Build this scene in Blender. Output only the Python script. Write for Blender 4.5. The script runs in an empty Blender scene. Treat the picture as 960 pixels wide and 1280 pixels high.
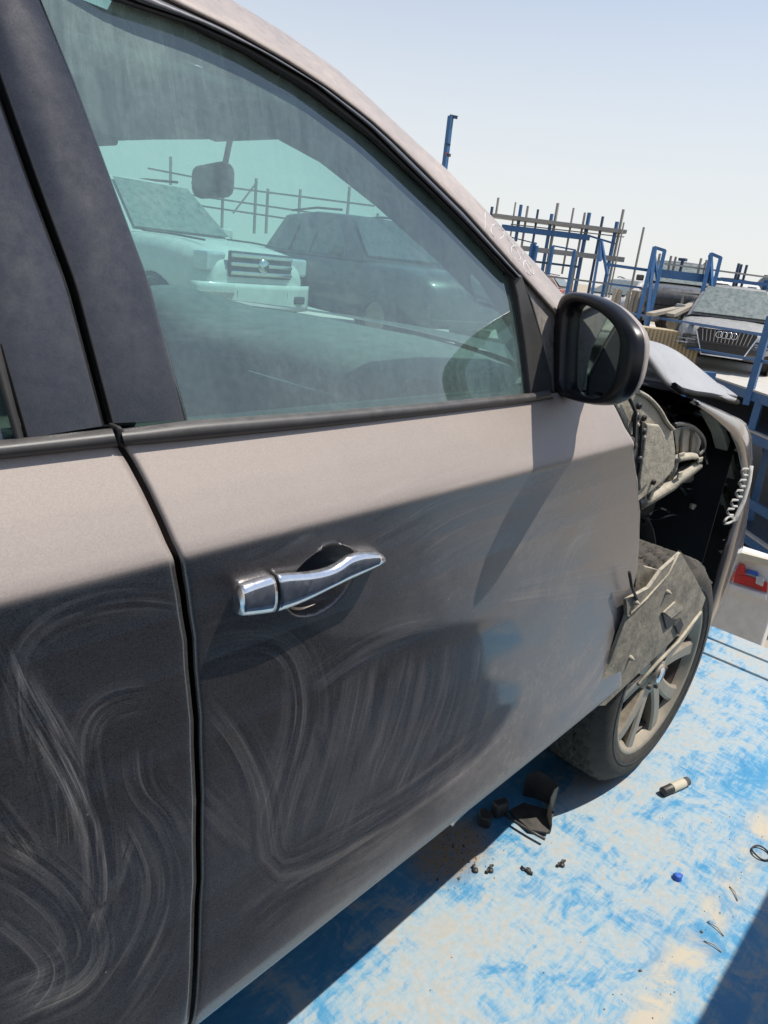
import bpy, math, random
import numpy as np
from mathutils import Vector, Matrix
random.seed(7)
rng = np.random.default_rng(7)
SC = bpy.context.scene
COL = SC.collection

# ------------------------------------------------------------------ camera, sky, sun, exposure
CAM_LOC = np.array([0.0, -0.605, 1.585])
YAW, PITCH, ROLL, FPX = math.radians(41.27), math.radians(19.52), math.radians(6.37), 887.0
_f = np.array([math.cos(YAW)*math.cos(PITCH), math.sin(YAW)*math.cos(PITCH), -math.sin(PITCH)])
_r0 = np.array([math.sin(YAW), -math.cos(YAW), 0.0]); _u0 = np.cross(_r0, _f)
_r = math.cos(ROLL)*_r0 + math.sin(ROLL)*_u0
_u = -math.sin(ROLL)*_r0 + math.cos(ROLL)*_u0
cd = bpy.data.cameras.new('camera'); cam = bpy.data.objects.new('camera', cd); COL.objects.link(cam)
cam.matrix_world = Matrix(((_r[0], _u[0], -_f[0], CAM_LOC[0]), (_r[1], _u[1], -_f[1], CAM_LOC[1]),
                           (_r[2], _u[2], -_f[2], CAM_LOC[2]), (0, 0, 0, 1)))
cd.sensor_fit = 'VERTICAL'; cd.sensor_height = 36.0; cd.sensor_width = 27.0
cd.lens = 36.0*FPX/1280.0
cd.clip_start = 0.02; cd.clip_end = 3000
SC.camera = cam
SUN = Vector((0.39, -0.33, 1.0)).normalized()
wd = bpy.data.worlds.new('World'); SC.world = wd; wd.use_nodes = True
sky = wd.node_tree.nodes.new('ShaderNodeTexSky'); sky.sky_type = 'NISHITA'; sky.sun_disc = False
sky.sun_elevation = math.asin(SUN.z); sky.sun_rotation = math.atan2(SUN.x, SUN.y)
sky.air_density = 1.0; sky.dust_density = .4; sky.ozone_density = 2.5; sky.altitude = 0
_w = wd.node_tree; _tc = _w.nodes.new('ShaderNodeTexCoord'); _sx = _w.nodes.new('ShaderNodeSeparateXYZ'); _w.links.new(_tc.outputs['Generated'], _sx.inputs[0])
_mr = _w.nodes.new('ShaderNodeMapRange'); _mr.interpolation_type = 'SMOOTHERSTEP'; _w.links.new(_sx.outputs[2], _mr.inputs[0])
for _i, _v in enumerate((-.05, .62, .93, .12)): _mr.inputs[_i+1].default_value = _v          # dusty air: pale near the horizon all round, bluer overhead
_mx = _w.nodes.new('ShaderNodeMix'); _mx.data_type = 'RGBA'; _w.links.new(_mr.outputs[0], _mx.inputs[0]); _w.links.new(sky.outputs[0], _mx.inputs[6]); _mx.inputs[7].default_value = (5.4, 5.45, 5.4, 1)
_w.links.new(_mx.outputs[2], _w.nodes['Background'].inputs[0])
wd.node_tree.nodes['Background'].inputs[1].default_value = 0.14
sl = bpy.data.lights.new('sun', 'SUN'); sl.energy = 4.2; sl.angle = math.radians(0.5); sl.color = (1.0, 0.95, 0.87)
so = bpy.data.objects.new('sun', sl); COL.objects.link(so)
so.rotation_euler = SUN.to_track_quat('Z', 'Y').to_euler(); so.location = (0, -5, 12)
SC.view_settings.view_transform = 'Standard'; SC.view_settings.look = 'None'
SC.view_settings.exposure = 0.16; SC.view_settings.gamma = 1.0; SC.view_settings.use_curve_mapping = False
try:
    SC.cycles.max_bounces = 10; SC.cycles.transparent_max_bounces = 16; SC.cycles.sample_clamp_indirect = 6.0
    SC.cycles.caustics_reflective = False; SC.cycles.caustics_refractive = False
except Exception: pass

# ------------------------------------------------------------------ measuring: a picture point -> a point on a plane of the place
def ray(p): return _f + _r*((p[0]-480.0)/FPX) - _u*((p[1]-640.0)/FPX)
def on(p, ax, val):
    r = ray(p); return CAM_LOC + r*((val-CAM_LOC[ax])/r[ax])
def aty(p, y): return on(p, 1, y)
def atz(p, z): return on(p, 2, z)
def atx(p, x): return on(p, 0, x)
def atd(p, d): return CAM_LOC + ray(p)*d
GN = np.array([0, 1, -.33]); GD = .06-.33*1.4
def og(p, off=0.0):                       # the leaning plane of the side windows, off > 0 further into the car
    r = ray(p); return CAM_LOC + r*((GD+off-CAM_LOC@GN)/(r@GN))
def onpl(p, P0, n):
    r = ray(p); return CAM_LOC + r*(((np.array(P0)-CAM_LOC)@n)/(r@n))
def proj(V):
    v = V-CAM_LOC; z = v@_f; return np.stack([480+FPX*(v@_r)/z, 640-FPX*(v@_u)/z], -1)
def resample(pts, n):
    pts = np.array(pts, float); s = np.r_[0, np.cumsum(np.linalg.norm(np.diff(pts, axis=0), axis=1))]
    t = np.linspace(0, s[-1], n); return np.stack([np.interp(t, s, pts[:, k]) for k in range(pts.shape[1])], -1)
def smooth_poly(pts, n, it=2, closed=False):
    pts = np.array(pts, float)
    for _ in range(it):
        if closed:
            q = np.roll(pts, -1, 0); pts = np.stack([.75*pts+.25*q, .25*pts+.75*q], 1).reshape(-1, pts.shape[1])
        else:
            a, b = pts[:-1], pts[1:]
            m = np.stack([.75*a+.25*b, .25*a+.75*b], 1).reshape(-1, pts.shape[1]); pts = np.vstack([pts[:1], m, pts[-1:]])
    if closed: pts = np.vstack([pts, pts[:1]]); return resample(pts, n+1)[:-1]
    return resample(pts, n)

# ------------------------------------------------------------------ mesh helper
class MB:
    def __init__(s): s.v = []; s.f = []; s.sm = []
    def add(s, vs, fs, smooth=False):
        o = len(s.v); s.v += [tuple(map(float, p)) for p in vs]; s.f += [tuple(i+o for i in f) for f in fs]; s.sm += [smooth]*len(fs); return s
    def box(s, c, size, axes=None):
        c = np.array(c, float); A = np.eye(3) if axes is None else np.array(axes, float); h = np.array(size, float)/2
        vs = [c+A[0]*h[0]*a+A[1]*h[1]*b+A[2]*h[2]*d for a in (-1, 1) for b in (-1, 1) for d in (-1, 1)]
        return s.add(vs, [(0, 1, 3, 2), (4, 6, 7, 5), (0, 4, 5, 1), (2, 3, 7, 6), (0, 2, 6, 4), (1, 5, 7, 3)])
    def bar(s, p, q, w, h=None, up=(0, 0, 1)):
        p = np.array(p, float); q = np.array(q, float); h = h or w; d = q-p; L = np.linalg.norm(d); d = d/L
        u = np.array(up, float)
        if abs(d@u) > .95: u = np.array([1., 0, 0])
        a = np.cross(d, u); a /= np.linalg.norm(a); b = np.cross(a, d)
        return s.box((p+q)/2, (L, w, h), (d, a, b))
    def loft(s, rings, closed=True, caps=True, smooth=True):
        n = len(rings[0]); vs = [p for r in rings for p in r]; fs = []
        for i in range(len(rings)-1):
            for j in range(n if closed else n-1):
                k = (j+1) % n; fs.append((i*n+j, i*n+k, (i+1)*n+k, (i+1)*n+j))
        s.add(vs, fs, smooth)
        if caps and closed:
            o = len(s.v)-len(vs)
            s.f += [tuple(o+j for j in range(n))[::-1], tuple(o+(len(rings)-1)*n+j for j in range(n))]; s.sm += [False, False]
        return s
    def tube(s, pts, r, n=8, caps=True, closed=False):
        pts = np.array(pts, float); m = len(pts); rad = np.full(m, r) if np.isscalar(r) else np.array(r)
        T = np.gradient(pts, axis=0)
        if closed: T = np.roll(pts, -1, 0)-np.roll(pts, 1, 0)
        T /= np.linalg.norm(T, axis=1)[:, None]+1e-12
        u = np.array([0, 0, 1.]); u = np.array([1., 0, 0]) if abs(T[0]@u) > .9 else u
        rings = []
        for i in range(m):
            a = u-T[i]*(u@T[i]); a /= np.linalg.norm(a)+1e-12; u = a; b = np.cross(T[i], a)
            rings.append([pts[i]+rad[i]*(a*math.cos(t)+b*math.sin(t)) for t in np.linspace(0, 2*math.pi, n, endpoint=False)])
        if closed: rings.append(rings[0]); caps = False
        return s.loft(rings, True, caps, True)
    def prism(s, poly, off):
        n = len(poly); off = np.array(off, float); P = [np.array(p, float) for p in poly]
        return s.add(P+[p+off for p in P], [tuple(range(n)), tuple(range(2*n-1, n-1, -1))]+[(i, i+n, (i+1) % n+n, (i+1) % n) for i in range(n)])
    def grid(s, G, smooth=True):
        G = np.array(G, float); a, b = G.shape[:2]
        return s.add(G.reshape(-1, 3), [(i*b+j, (i+1)*b+j, (i+1)*b+j+1, i*b+j+1) for i in range(a-1) for j in range(b-1)], smooth)
    def lathe(s, prof, n, org, ax, e1, e2, arc=2*math.pi, smooth=True):      # prof: (r, along axis)
        org, ax, e1, e2 = [np.array(k, float) for k in (org, ax, e1, e2)]
        ang = np.linspace(0, arc, n, endpoint=False)
        rings = [[org+ax*a+(e1*math.cos(t)+e2*math.sin(t))*r for (r, a) in prof] for t in ang]; rings.append(rings[0])
        return s.loft(rings, False, False, smooth)
    def build(s, name, mat, parent=None, org=(0, 0, 0), bevel=0, seg=2, solid=0, soff=1, sub=0, mats=None, fm=None, recalc=True, auto=None):
        me = bpy.data.meshes.new(name); o3 = np.array(org, float)
        me.from_pydata([tuple(np.array(p)-o3) for p in s.v], [], s.f); me.update()
        me.polygons.foreach_set('use_smooth', s.sm)
        for m in (mats or [mat]): me.materials.append(m)
        if fm is not None: me.polygons.foreach_set('material_index', fm)
        if recalc:
            import bmesh
            b = bmesh.new(); b.from_mesh(me); bmesh.ops.recalc_face_normals(b, faces=b.faces); b.to_mesh(me); b.free()
        o = bpy.data.objects.new(name, me); COL.objects.link(o)
        if parent is not None: o.parent = parent
        if solid:
            m = o.modifiers.new('t', 'SOLIDIFY'); m.thickness = solid; m.offset = soff
        if bevel:
            m = o.modifiers.new('b', 'BEVEL'); m.width = bevel; m.segments = seg; m.limit_method = 'ANGLE'; m.angle_limit = math.radians(35); m.harden_normals = False
        if sub:
            m = o.modifiers.new('s', 'SUBSURF'); m.levels = sub; m.render_levels = sub
        return o
def tag(o, label=None, cat=None, group=None, kind=None):
    for k, v in (('label', label), ('category', cat), ('group', group), ('kind', kind)):
        if v: o[k] = v
    return o
def empty(name, loc=(0, 0, 0), rz=0.0):
    o = bpy.data.objects.new(name, None); COL.objects.link(o); o.location = loc; o.rotation_euler = (0, 0, rz); o.empty_display_size = .1; return o
def copy_tree(o, parent=None):
    c = o.copy(); COL.objects.link(c); c.parent = parent
    for ch in [k for k in bpy.data.objects if k.parent == o]: copy_tree(ch, c)
    return c

# ------------------------------------------------------------------ materials
class N:
    def __init__(s, name):
        s.m = bpy.data.materials.new(name); s.m.use_nodes = True; s.t = s.m.node_tree; s.b = s.t.nodes['Principled BSDF']; s.out = s.t.nodes['Material Output']
    def n(s, typ, **kw):
        k = s.t.nodes.new('ShaderNode'+typ)
        for a, v in kw.items(): setattr(k, a, v)
        return k
    def L(s, a, b): s.t.links.new(a, b)
    def set(s, sock, v):
        if hasattr(v, 'is_linked') or isinstance(v, bpy.types.NodeSocket): s.L(v, sock)
        else: sock.default_value = (*v, 1.0) if isinstance(v, (tuple, list)) and len(v) == 3 and sock.type == 'RGBA' else v
    def obj(s): return s.n('TexCoord').outputs['Object']
    def mapv(s, vec, scale=(1, 1, 1), rot=(0, 0, 0), loc=(0, 0, 0)):
        k = s.n('Mapping'); s.L(vec, k.inputs[0]); k.inputs['Scale'].default_value = scale; k.inputs['Rotation'].default_value = rot; k.inputs['Location'].default_value = loc; return k.outputs[0]
    def noise(s, vec, scale=5, detail=4, rough=.55, dist=0):
        k = s.n('TexNoise'); s.L(vec, k.inputs['Vector']); k.inputs['Scale'].default_value = scale; k.inputs['Detail'].default_value = detail
        k.inputs['Roughness'].default_value = rough; k.inputs['Distortion'].default_value = dist; return k.outputs[0]
    def ramp(s, v, lo, hi, a=0., b=1., smooth=False):
        k = s.n('MapRange'); k.interpolation_type = 'SMOOTHSTEP' if smooth else 'LINEAR'; s.L(v, k.inputs[0])
        for i, x in enumerate((lo, hi, a, b)): k.inputs[i+1].default_value = x
        return k.outputs[0]
    def math(s, op, a, b=0.5, clamp=False):
        k = s.n('Math', operation=op, use_clamp=clamp); s.set(k.inputs[0], a); s.set(k.inputs[1], b); return k.outputs[0]
    def mix(s, fac, a, b):
        k = s.n('Mix', data_type='RGBA'); s.set(k.inputs[0], fac); s.set(k.inputs[6], a); s.set(k.inputs[7], b); return k.outputs[2]
    def bump(s, h, strength=.3, dist=.002):
        k = s.n('Bump'); k.inputs['Strength'].default_value = strength; k.inputs['Distance'].default_value = dist; s.L(h, k.inputs['Height']); s.L(k.outputs[0], s.b.inputs['Normal'])
    def p(s, **kw):
        for k, v in kw.items():
            nm = {'base': 'Base Color', 'metal': 'Metallic', 'rough': 'Roughness', 'coat': 'Coat Weight', 'coatr': 'Coat Roughness', 'spec': 'Specular IOR Level'}[k]; s.set(s.b.inputs[nm], v)
        return s
def plain(name, base, rough=.5, metal=0., dust=0., dcol=(.42, .37, .30), dscale=9, coat=0, bump=0, var=.12, spec=.5, bscale=None, bdist=.003):
    k = N(name); v = k.obj(); n1 = k.noise(v, dscale, 6, .62)
    dark = tuple(c*(1-var) for c in base); light = tuple(min(1, c*(1+var)) for c in base)
    col = k.mix(k.ramp(n1, .3, .7), dark, light)
    if dust > 0:
        n2 = k.noise(v, dscale*2.3, 8, .65, .4)
        g = k.n('NewGeometry'); sx = k.n('SeparateXYZ'); k.L(g.outputs['Normal'], sx.inputs[0])
        up = k.ramp(sx.outputs[2], -.4, 1., .45, 1.25)
        d = k.math('MULTIPLY', k.ramp(n2, .30, .68, dust*.35, min(1., dust*1.35)), up, True)
        col = k.mix(d, col, dcol); k.p(rough=k.ramp(d, 0, 1, rough, .92)); k.p(metal=k.ramp(d, 0, .8, metal, 0))
        if coat: k.p(coat=k.ramp(d, 0, .7, coat, 0), coatr=.08)
    else:
        k.p(rough=k.ramp(n1, .2, .8, rough*.85, min(1, rough*1.15)), metal=metal, coat=coat)
    k.p(base=col, spec=spec)
    if bump: k.bump(k.noise(v, bscale or dscale*14, 5, .6), bump, bdist)
    return k.m
M = {}
M['black_plastic'] = plain('black_plastic', (.018, .018, .02), .42, dust=.12, var=.3)
M['mirror_black'] = plain('mirror_housing_black', (.006, .006, .008), .30, dust=.015, spec=.35)
M['rubber'] = plain('rubber_seal', (.012, .012, .013), .6, dust=.06)
M['moulding'] = plain('belt_moulding', (.035, .034, .034), .38, dust=.14, dcol=(.33, .29, .25), dscale=14)
M['grey_plastic'] = plain('dusty_liner_plastic', (.035, .033, .031), .75, dust=.95, dcol=(.52, .46, .35), dscale=5, bump=.6, bscale=16, bdist=.012)
M['primer'] = plain('dusty_body_steel', (.27, .24, .18), .6, dust=.6, dcol=(.54, .48, .37), dscale=8, bump=.7, bscale=20, bdist=.012)
M['dark_void'] = plain('shade_black', (.006, .006, .007), .7, dscale=6, spec=.2)  # near-black, with the deep shade of the hollows put in
M['trim_dark'] = plain('cabin_trim_dark', (.02, .022, .025), .6, var=.2)
M['trim_light'] = plain('cabin_trim_light', (.30, .29, .27), .7, dust=.3)
M['dash_top'] = plain('dashboard_vinyl', (.07, .075, .075), .55, dust=.22, dcol=(.4, .4, .36), bump=.2)
M['headliner'] = plain('headliner_cloth', (.22, .225, .225), .95)
M['chrome'] = plain('chrome', (.78, .78, .79), .07, 1., dust=.10, dcol=(.5, .47, .43), dscale=40)
M['alloy'] = plain('dusty_alloy', (.34, .30, .24), .42, .7, dust=.45, dcol=(.40, .33, .235), dscale=14)
M['disc'] = plain('brake_disc', (.06, .05, .045), .6, .6, dust=.2)
M['tyre'] = plain('tyre_rubber', (.014, .0135, .013), .8, dust=.20, dcol=(.30, .25, .19), dscale=16, bump=.3)
M['blue_steel'] = plain('blue_painted_steel', (.014, .105, .27), .45, dust=.10, dcol=(.4, .42, .42), dscale=5)
M['blue_dark'] = plain('blue_steel_faded', (.016, .055, .12), .55, dust=.08)
M['grey_steel'] = plain('galvanised_tube', (.30, .29, .27), .5, .5, dust=.5, dcol=(.42, .38, .32))
M['rust_tan'] = plain('tan_corrugated', (.42, .32, .18), .7, dust=.4, dcol=(.5, .42, .3))
M['plank'] = plain('weathered_plank', (.42, .36, .28), .85, dust=.4)
M['sand_sheet'] = plain('dusty_platform_sheet', (.42, .40, .37), .8, dust=.6, dcol=(.58, .53, .46), dscale=2)
M['white_paint'] = plain('white_paint_dusty', (.78, .77, .74), .4, dust=.25, dcol=(.6, .55, .48), coat=.3)
M['lamp_red'] = plain('red_lens', (.55, .015, .015), .25, dust=.12, var=.25)
M['lamp_clear'] = plain('clear_lens', (.65, .67, .7), .2, .3)
M['tape_blue'] = plain('blue_tape', (.03, .12, .5), .5)
M['tyre_far'] = plain('far_tyre', (.02, .02, .02), .9, dust=.25)
M['car_glass'] = plain('dusty_car_glass', (.08, .12, .11), .12, dust=.30, dcol=(.42, .42, .38), dscale=5, coat=.6)
M['glass_dark'] = plain('dark_car_glass', (.02, .03, .03), .08, dust=.10, coat=.6)
M['cream'] = plain('cream_label', (.62, .56, .42), .7, dust=.2)
M['bracket_grey'] = plain('pale_grey_bracket', (.50, .48, .44), .6, dust=.3)
M['chalk'] = plain('white_chalk', (.8, .8, .8), .9)

def paint_node(name, base, dust_light_col, attrs, dust_lo, dust_hi, rbase=.38):
    k = N(name); v = k.obj()
    fl = k.n('TexVoronoi'); k.L(v, fl.inputs['Vector']); fl.inputs['Scale'].default_value = 900
    flake = k.mix(k.ramp(fl.outputs['Color'], .0, 1.), tuple(c*.5 for c in base), tuple(c*1.6 for c in base))
    fine = k.noise(v, 60, 8, .7, .2); mid = k.noise(v, 5, 5, .6, .5)
    d = k.math('MULTIPLY', k.ramp(fine, .25, .75, .55, 1.3), k.ramp(mid, .3, .7, dust_lo, dust_hi))
    if attrs:
        at = k.n('Attribute', attribute_name='dust_light_mask'); sx = k.n('SeparateXYZ'); k.L(at.outputs['Vector'], sx.inputs[0])
        d = k.math('MULTIPLY', d, sx.outputs[0]); d = k.math('ADD', d, sx.outputs[1])
        for i in range(attrs):
            a = k.n('Attribute', attribute_name='wipe_glint%d' % i); s3 = k.n('SeparateXYZ'); k.L(a.outputs['Vector'], s3.inputs[0])
            cb = k.n('CombineXYZ'); k.L(k.math('MULTIPLY', s3.outputs[0], .42), cb.inputs[0]); k.L(k.math('MULTIPLY', s3.outputs[1], .004), cb.inputs[1]); cb.inputs[2].default_value = 3.3*i
            st = k.noise(cb.outputs[0], 1.0, 5, .72)
            cb2 = k.n('CombineXYZ'); k.L(k.math('MULTIPLY', s3.outputs[0], .09), cb2.inputs[0]); k.L(k.math('MULTIPLY', s3.outputs[1], .006), cb2.inputs[1]); cb2.inputs[2].default_value = 7+3.3*i
            st2 = k.noise(cb2.outputs[0], 1.0, 2, .5)
            line = k.math('MULTIPLY', k.ramp(st, .50, .66, 0, 1), k.ramp(st2, .35, .65, .25, 1.0))
            amt = k.math('MULTIPLY', line, s3.outputs[2])
            d = k.math('ADD', d, k.math('MULTIPLY', amt, .58))
            d = k.math('ADD', d, k.math('MULTIPLY', k.math('MULTIPLY', k.ramp(st2, .42, .62, 0, 1, True), s3.outputs[2]), .27))
            d = k.math('SUBTRACT', d, k.math('MULTIPLY', k.math('MULTIPLY', s3.outputs[2], .08), k.math('SUBTRACT', 1.0, line)))
    d = k.math('MAXIMUM', k.math('MINIMUM', d, .85), 0.)
    if attrs: dust_light_col = k.mix(sx.outputs[2], (.48, .455, .43), dust_light_col)  # warm tone on the door shoulder stands for sunlit metal
    if attrs: sp_ = k.noise(v, 75, 2, .5); d = k.math('MAXIMUM', d, k.ramp(sp_, .765, .80, 0, .6))
    k.p(base=k.mix(d, flake, dust_light_col), metal=k.ramp(d, 0, .75, .85, 0), rough=k.ramp(d, 0, .8, rbase, .9), coat=k.ramp(d, 0, .7, 1., .15), coatr=k.ramp(d, 0, .5, .03, .35))
    k.bump(k.noise(v, 420, 2, .5), .03, .0006)
    return k.m
PAINT = (.142, .119, .109)
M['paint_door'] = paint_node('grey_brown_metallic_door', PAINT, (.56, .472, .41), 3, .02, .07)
M['paint'] = paint_node('grey_brown_metallic', PAINT, (.56, .475, .42), 0, .45, .70)
M['frame_sky_grey'] = paint_node('sky_grey_frame', (.035, .035, .042), (.36, .34, .33), 0, .12, .28, .3)  # gloss black frame; sky reflection painted in as grey and pale dust
M['paint_low'] = paint_node('grey_brown_metallic_bumper', PAINT, (.42, .385, .36), 0, .04, .16)
M['paint_dusty'] = paint_node('grey_brown_metallic_dusty', PAINT, (.45, .41, .36), 0, .3, .6)
M['gloss_black'] = paint_node('gloss_black_pillar', (.016, .016, .02), (.34, .31, .29), 0, .04, .17, .3)

def glass_mat(name, tint, dust, dust_hi, streak=True, fres=1.7, film=False):
    k = N(name); v = k.obj()
    tr = k.n('BsdfTransparent'); tr.inputs[0].default_value = (*tint, 1)
    gl = k.n('BsdfGlossy'); gl.inputs['Roughness'].default_value = .015; gl.inputs['Color'].default_value = (.92, .97, 1, 1)
    fr = k.n('Fresnel'); bf = k.n('NewGeometry'); k.L(k.ramp(bf.outputs['Backfacing'], 0, 1, 1.5, 1/1.5), fr.inputs[0])
    m1 = k.n('MixShader'); k.L(k.math('MULTIPLY', fr.outputs[0], fres, True), m1.inputs[0]); k.L(tr.outputs[0], m1.inputs[1]); k.L(gl.outputs[0], m1.inputs[2])
    df = k.n('BsdfDiffuse'); df.inputs[0].default_value = (.42, .56, .51, 1)
    a = k.noise(v, 3, 6, .6, .6); b = k.noise(k.mapv(v, (30, 30, 2.2), (0, .5, 0)), 1, 5, .6, .8); c = k.noise(v, 120, 3, .6)
    d = k.math('MULTIPLY', k.ramp(a, .35, .7, dust, dust_hi), k.ramp(b, .35, .7, .85, 1.25))
    d = k.math('MULTIPLY', d, k.ramp(c, .3, .7, .8, 1.2))
    if film:                                              # dust washed down in streaks from the top rear corner
        sx = k.n('SeparateXYZ'); k.L(v, sx.inputs[0]); f1 = k.ramp(sx.outputs[2], 1.50, 1.82, 0, 1, True); f2 = k.ramp(sx.outputs[0], -.70, -.15, 1, .25, True)
        st = k.noise(k.mapv(v, (38, 10, 3.5), (0, .45, 0)), 1, 6, .72, 1.6); big = k.noise(v, 5, 5, .6, 1.)
        d = k.math('ADD', d, k.math('MULTIPLY', k.math('MULTIPLY', f1, f2), k.math('MULTIPLY', k.ramp(st, .32, .72, .10, .42), k.ramp(big, .3, .7, .5, 1.1))))
        sm = k.noise(k.mapv(v, (2.5, 10, 26), (0, .12, 0)), 1, 5, .7, .6); d = k.math('ADD', d, k.ramp(sm, .60, .74, 0, .09))
    m2 = k.n('MixShader'); k.L(d, m2.inputs[0]); k.L(m1.outputs[0], m2.inputs[1]); k.L(df.outputs[0], m2.inputs[2]); k.L(m2.outputs[0], k.out.inputs[0])
    return k.m
M['glass'] = glass_mat('dusty_green_side_glass', (.46, .79, .72), .095, .175, fres=2.8, film=True)
M['glass_clear'] = glass_mat('windscreen_glass', (.78, .90, .87), .03, .07, fres=1.0)
mm = N('mirror_glass_silver'); mm.p(base=(.50, .58, .58), metal=1., rough=.04); M['mirror'] = mm.m

def deck_mat():
    k = N('worn_blue_deck_paint'); v = k.obj()
    big = k.noise(k.mapv(v, (1, 1, 1)), 1.5, 9, .66, 1.1)
    mid = k.noise(k.mapv(v, (1, 1.4, 1), (0, 0, .5)), 6.5, 10, .72, 1.5)
    mud = k.noise(k.mapv(v, (1, 1, 1), (0, 0, 0), (3, 1, 0)), 11, 8, .68, 3.4)
    scr = k.noise(k.mapv(v, (9, 70, 1), (0, 0, .95)), 1, 5, .7, .7)
    scr2 = k.noise(k.mapv(v, (45, 6, 1), (0, 0, .35)), 1, 4, .7, 1.0)
    sp = k.noise(v, 55, 5, .7)
    w = k.math('ADD', k.math('MULTIPLY', big, .50), k.math('MULTIPLY', mid, .5))
    w = k.math('ADD', w, k.math('MULTIPLY', k.math('SUBTRACT', scr, .5), .20)); w = k.math('ADD', w, k.math('MULTIPLY', k.math('SUBTRACT', scr2, .5), .18))
    sx = k.n('SeparateXYZ'); k.L(v, sx.inputs[0])
    near_car = k.ramp(sx.outputs[1], -.42, .12, -.03, .07)             # thicker dust beside the car
    w = k.math('ADD', w, near_car); w = k.math('ADD', w, k.ramp(sx.outputs[1], .08, .24, 0, -.12))  # deep blue of the car's shadow put into the deck colour under it
    drag = k.noise(k.mapv(v, (2.2, 55, 1), (0, 0, .12)), 1, 6, .75, .3); w = k.math('ADD', w, k.math('MULTIPLY', k.math('SUBTRACT', drag, .5), .12))
    blue = k.mix(k.ramp(mid, .35, .65), (.05, .255, .47), (.11, .35, .54))
    pale = k.mix(k.ramp(sp, .35, .65), (.30, .43, .50), (.42, .475, .49))
    sand = k.mix(k.ramp(sp, .3, .7), (.44, .395, .32), (.47, .45, .41))
    col = k.mix(k.ramp(w, .44, .59, 0, 1, True), blue, pale)
    sd = k.math('ADD', w, k.math('MULTIPLY', k.math('SUBTRACT', mud, .5), .55)); col = k.mix(k.ramp(sd, .53, .72, 0, .85, True), col, sand)
    ru = k.noise(v, 23, 6, .7, .8); col = k.mix(k.ramp(ru, .67, .76, 0, .45), col, (.34, .24, .14))
    strip = k.math('MULTIPLY', k.ramp(sx.outputs[1], -.45, -.39, 0, 1, True), k.ramp(sx.outputs[1], -.37, -.30, 1, 0, True))
    wob = k.noise(v, 7, 6, .7, .5)
    col = k.mix(k.math('MULTIPLY', strip, k.ramp(wob, .40, .58, 0, .9)), col, (.56, .48, .35))
    # a patch of oily sand below the broken liner
    dx = k.math('SUBTRACT', sx.outputs[0], 1.42); dy = k.math('SUBTRACT', sx.outputs[1], .24)
    r = k.math('SQRT', k.math('ADD', k.math('MULTIPLY', dx, dx), k.math('MULTIPLY', k.math('MULTIPLY', dy, dy), 2.5)))
    col = k.mix(k.math('MULTIPLY', k.ramp(r, .08, .20, 1, 0, True), k.ramp(sp, .3, .6, .3, 1)), col, (.40, .27, .14))
    dk = k.noise(v, 190, 2, .5); col = k.mix(k.ramp(dk, .74, .80, 0, .8), col, (.10, .08, .06))
    k.p(base=col, rough=k.ramp(w, .44, .6, .45, .85), spec=.4)
    k.bump(k.math('ADD', k.math('MULTIPLY', w, 2.), sp), .35, .002); return k.m
M['deck'] = deck_mat()
def ground_mat():
    k = N('yard_sand'); v = k.obj(); a = k.noise(v, .25, 8, .65); b = k.noise(v, 3, 6, .7)
    k.p(base=k.mix(k.ramp(b, .3, .7), k.mix(k.ramp(a, .3, .7), (.33, .27, .19), (.46, .39, .29)), (.40, .34, .26)), rough=.95); k.bump(b, .5, .03); return k.m
M['ground'] = ground_mat()

# ------------------------------------------------------------------ the yard ground and the truck bed
GZ = -2.5
g = MB(); g.add([(-900, -900, GZ), (900, -900, GZ), (900, 900, GZ), (-900, 900, GZ)], [(0, 1, 2, 3)])
tag(g.build('ground', M['ground']), 'pale sandy yard ground below the racks', None, None, 'structure')
bed = empty('truck_bed', (0, 0, 0)); tag(bed, 'blue steel flatbed deck with worn dusty paint under the car', 'truck bed')
for (x0, x1) in ((-3.2, 3.28), (3.30, 3.46), (3.48, 3.62)):
    MB().box(((x0+x1)/2, .85, -.02), (x1-x0, 3.5, .04)).build('deck_plate', M['deck'], bed, bevel=.004)
MB().box((3.38, .85, -.026), (.3, 3.44, .028)).build('groove_floor', M['deck'], bed)
MB().box((.2, .85, -.075), (6.8, 3.46, .05)).build('under_plate', M['blue_dark'], bed)
MB().box((3.59, .85, -.19), (.05, 3.44, .16)).build('end_beam', M['blue_steel'], bed, bevel=.006)
for yy in (-.1, 1.8): MB().box((.2, yy, -.28), (6.6, .14, .34)).build('chassis_rail', M['blue_dark'], bed)
for i, x in enumerate((-2.2, -1.1)):
    for yy in (-.5, 2.2): MB().lathe([(.05, -.14), (.48, -.13), (.5, -.08), (.5, .08), (.48, .13), (.05, .14)], 32, (x, yy, GZ+.5), (0, 1, 0), (1, 0, 0), (0, 0, 1)).build('wheel', M['tyre_far'], bed)

# ------------------------------------------------------------------ the damaged car
ORG = (1.0, .95, 0)
suv = empty('damaged_car', ORG)
tag(suv, 'grey brown car with its front wing torn off, filling the picture on the blue deck', 'car')
def part(mb, name, mat, parent=None, **kw): return mb.build(name, mat, parent or suv, org=ORG, **kw)

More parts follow.
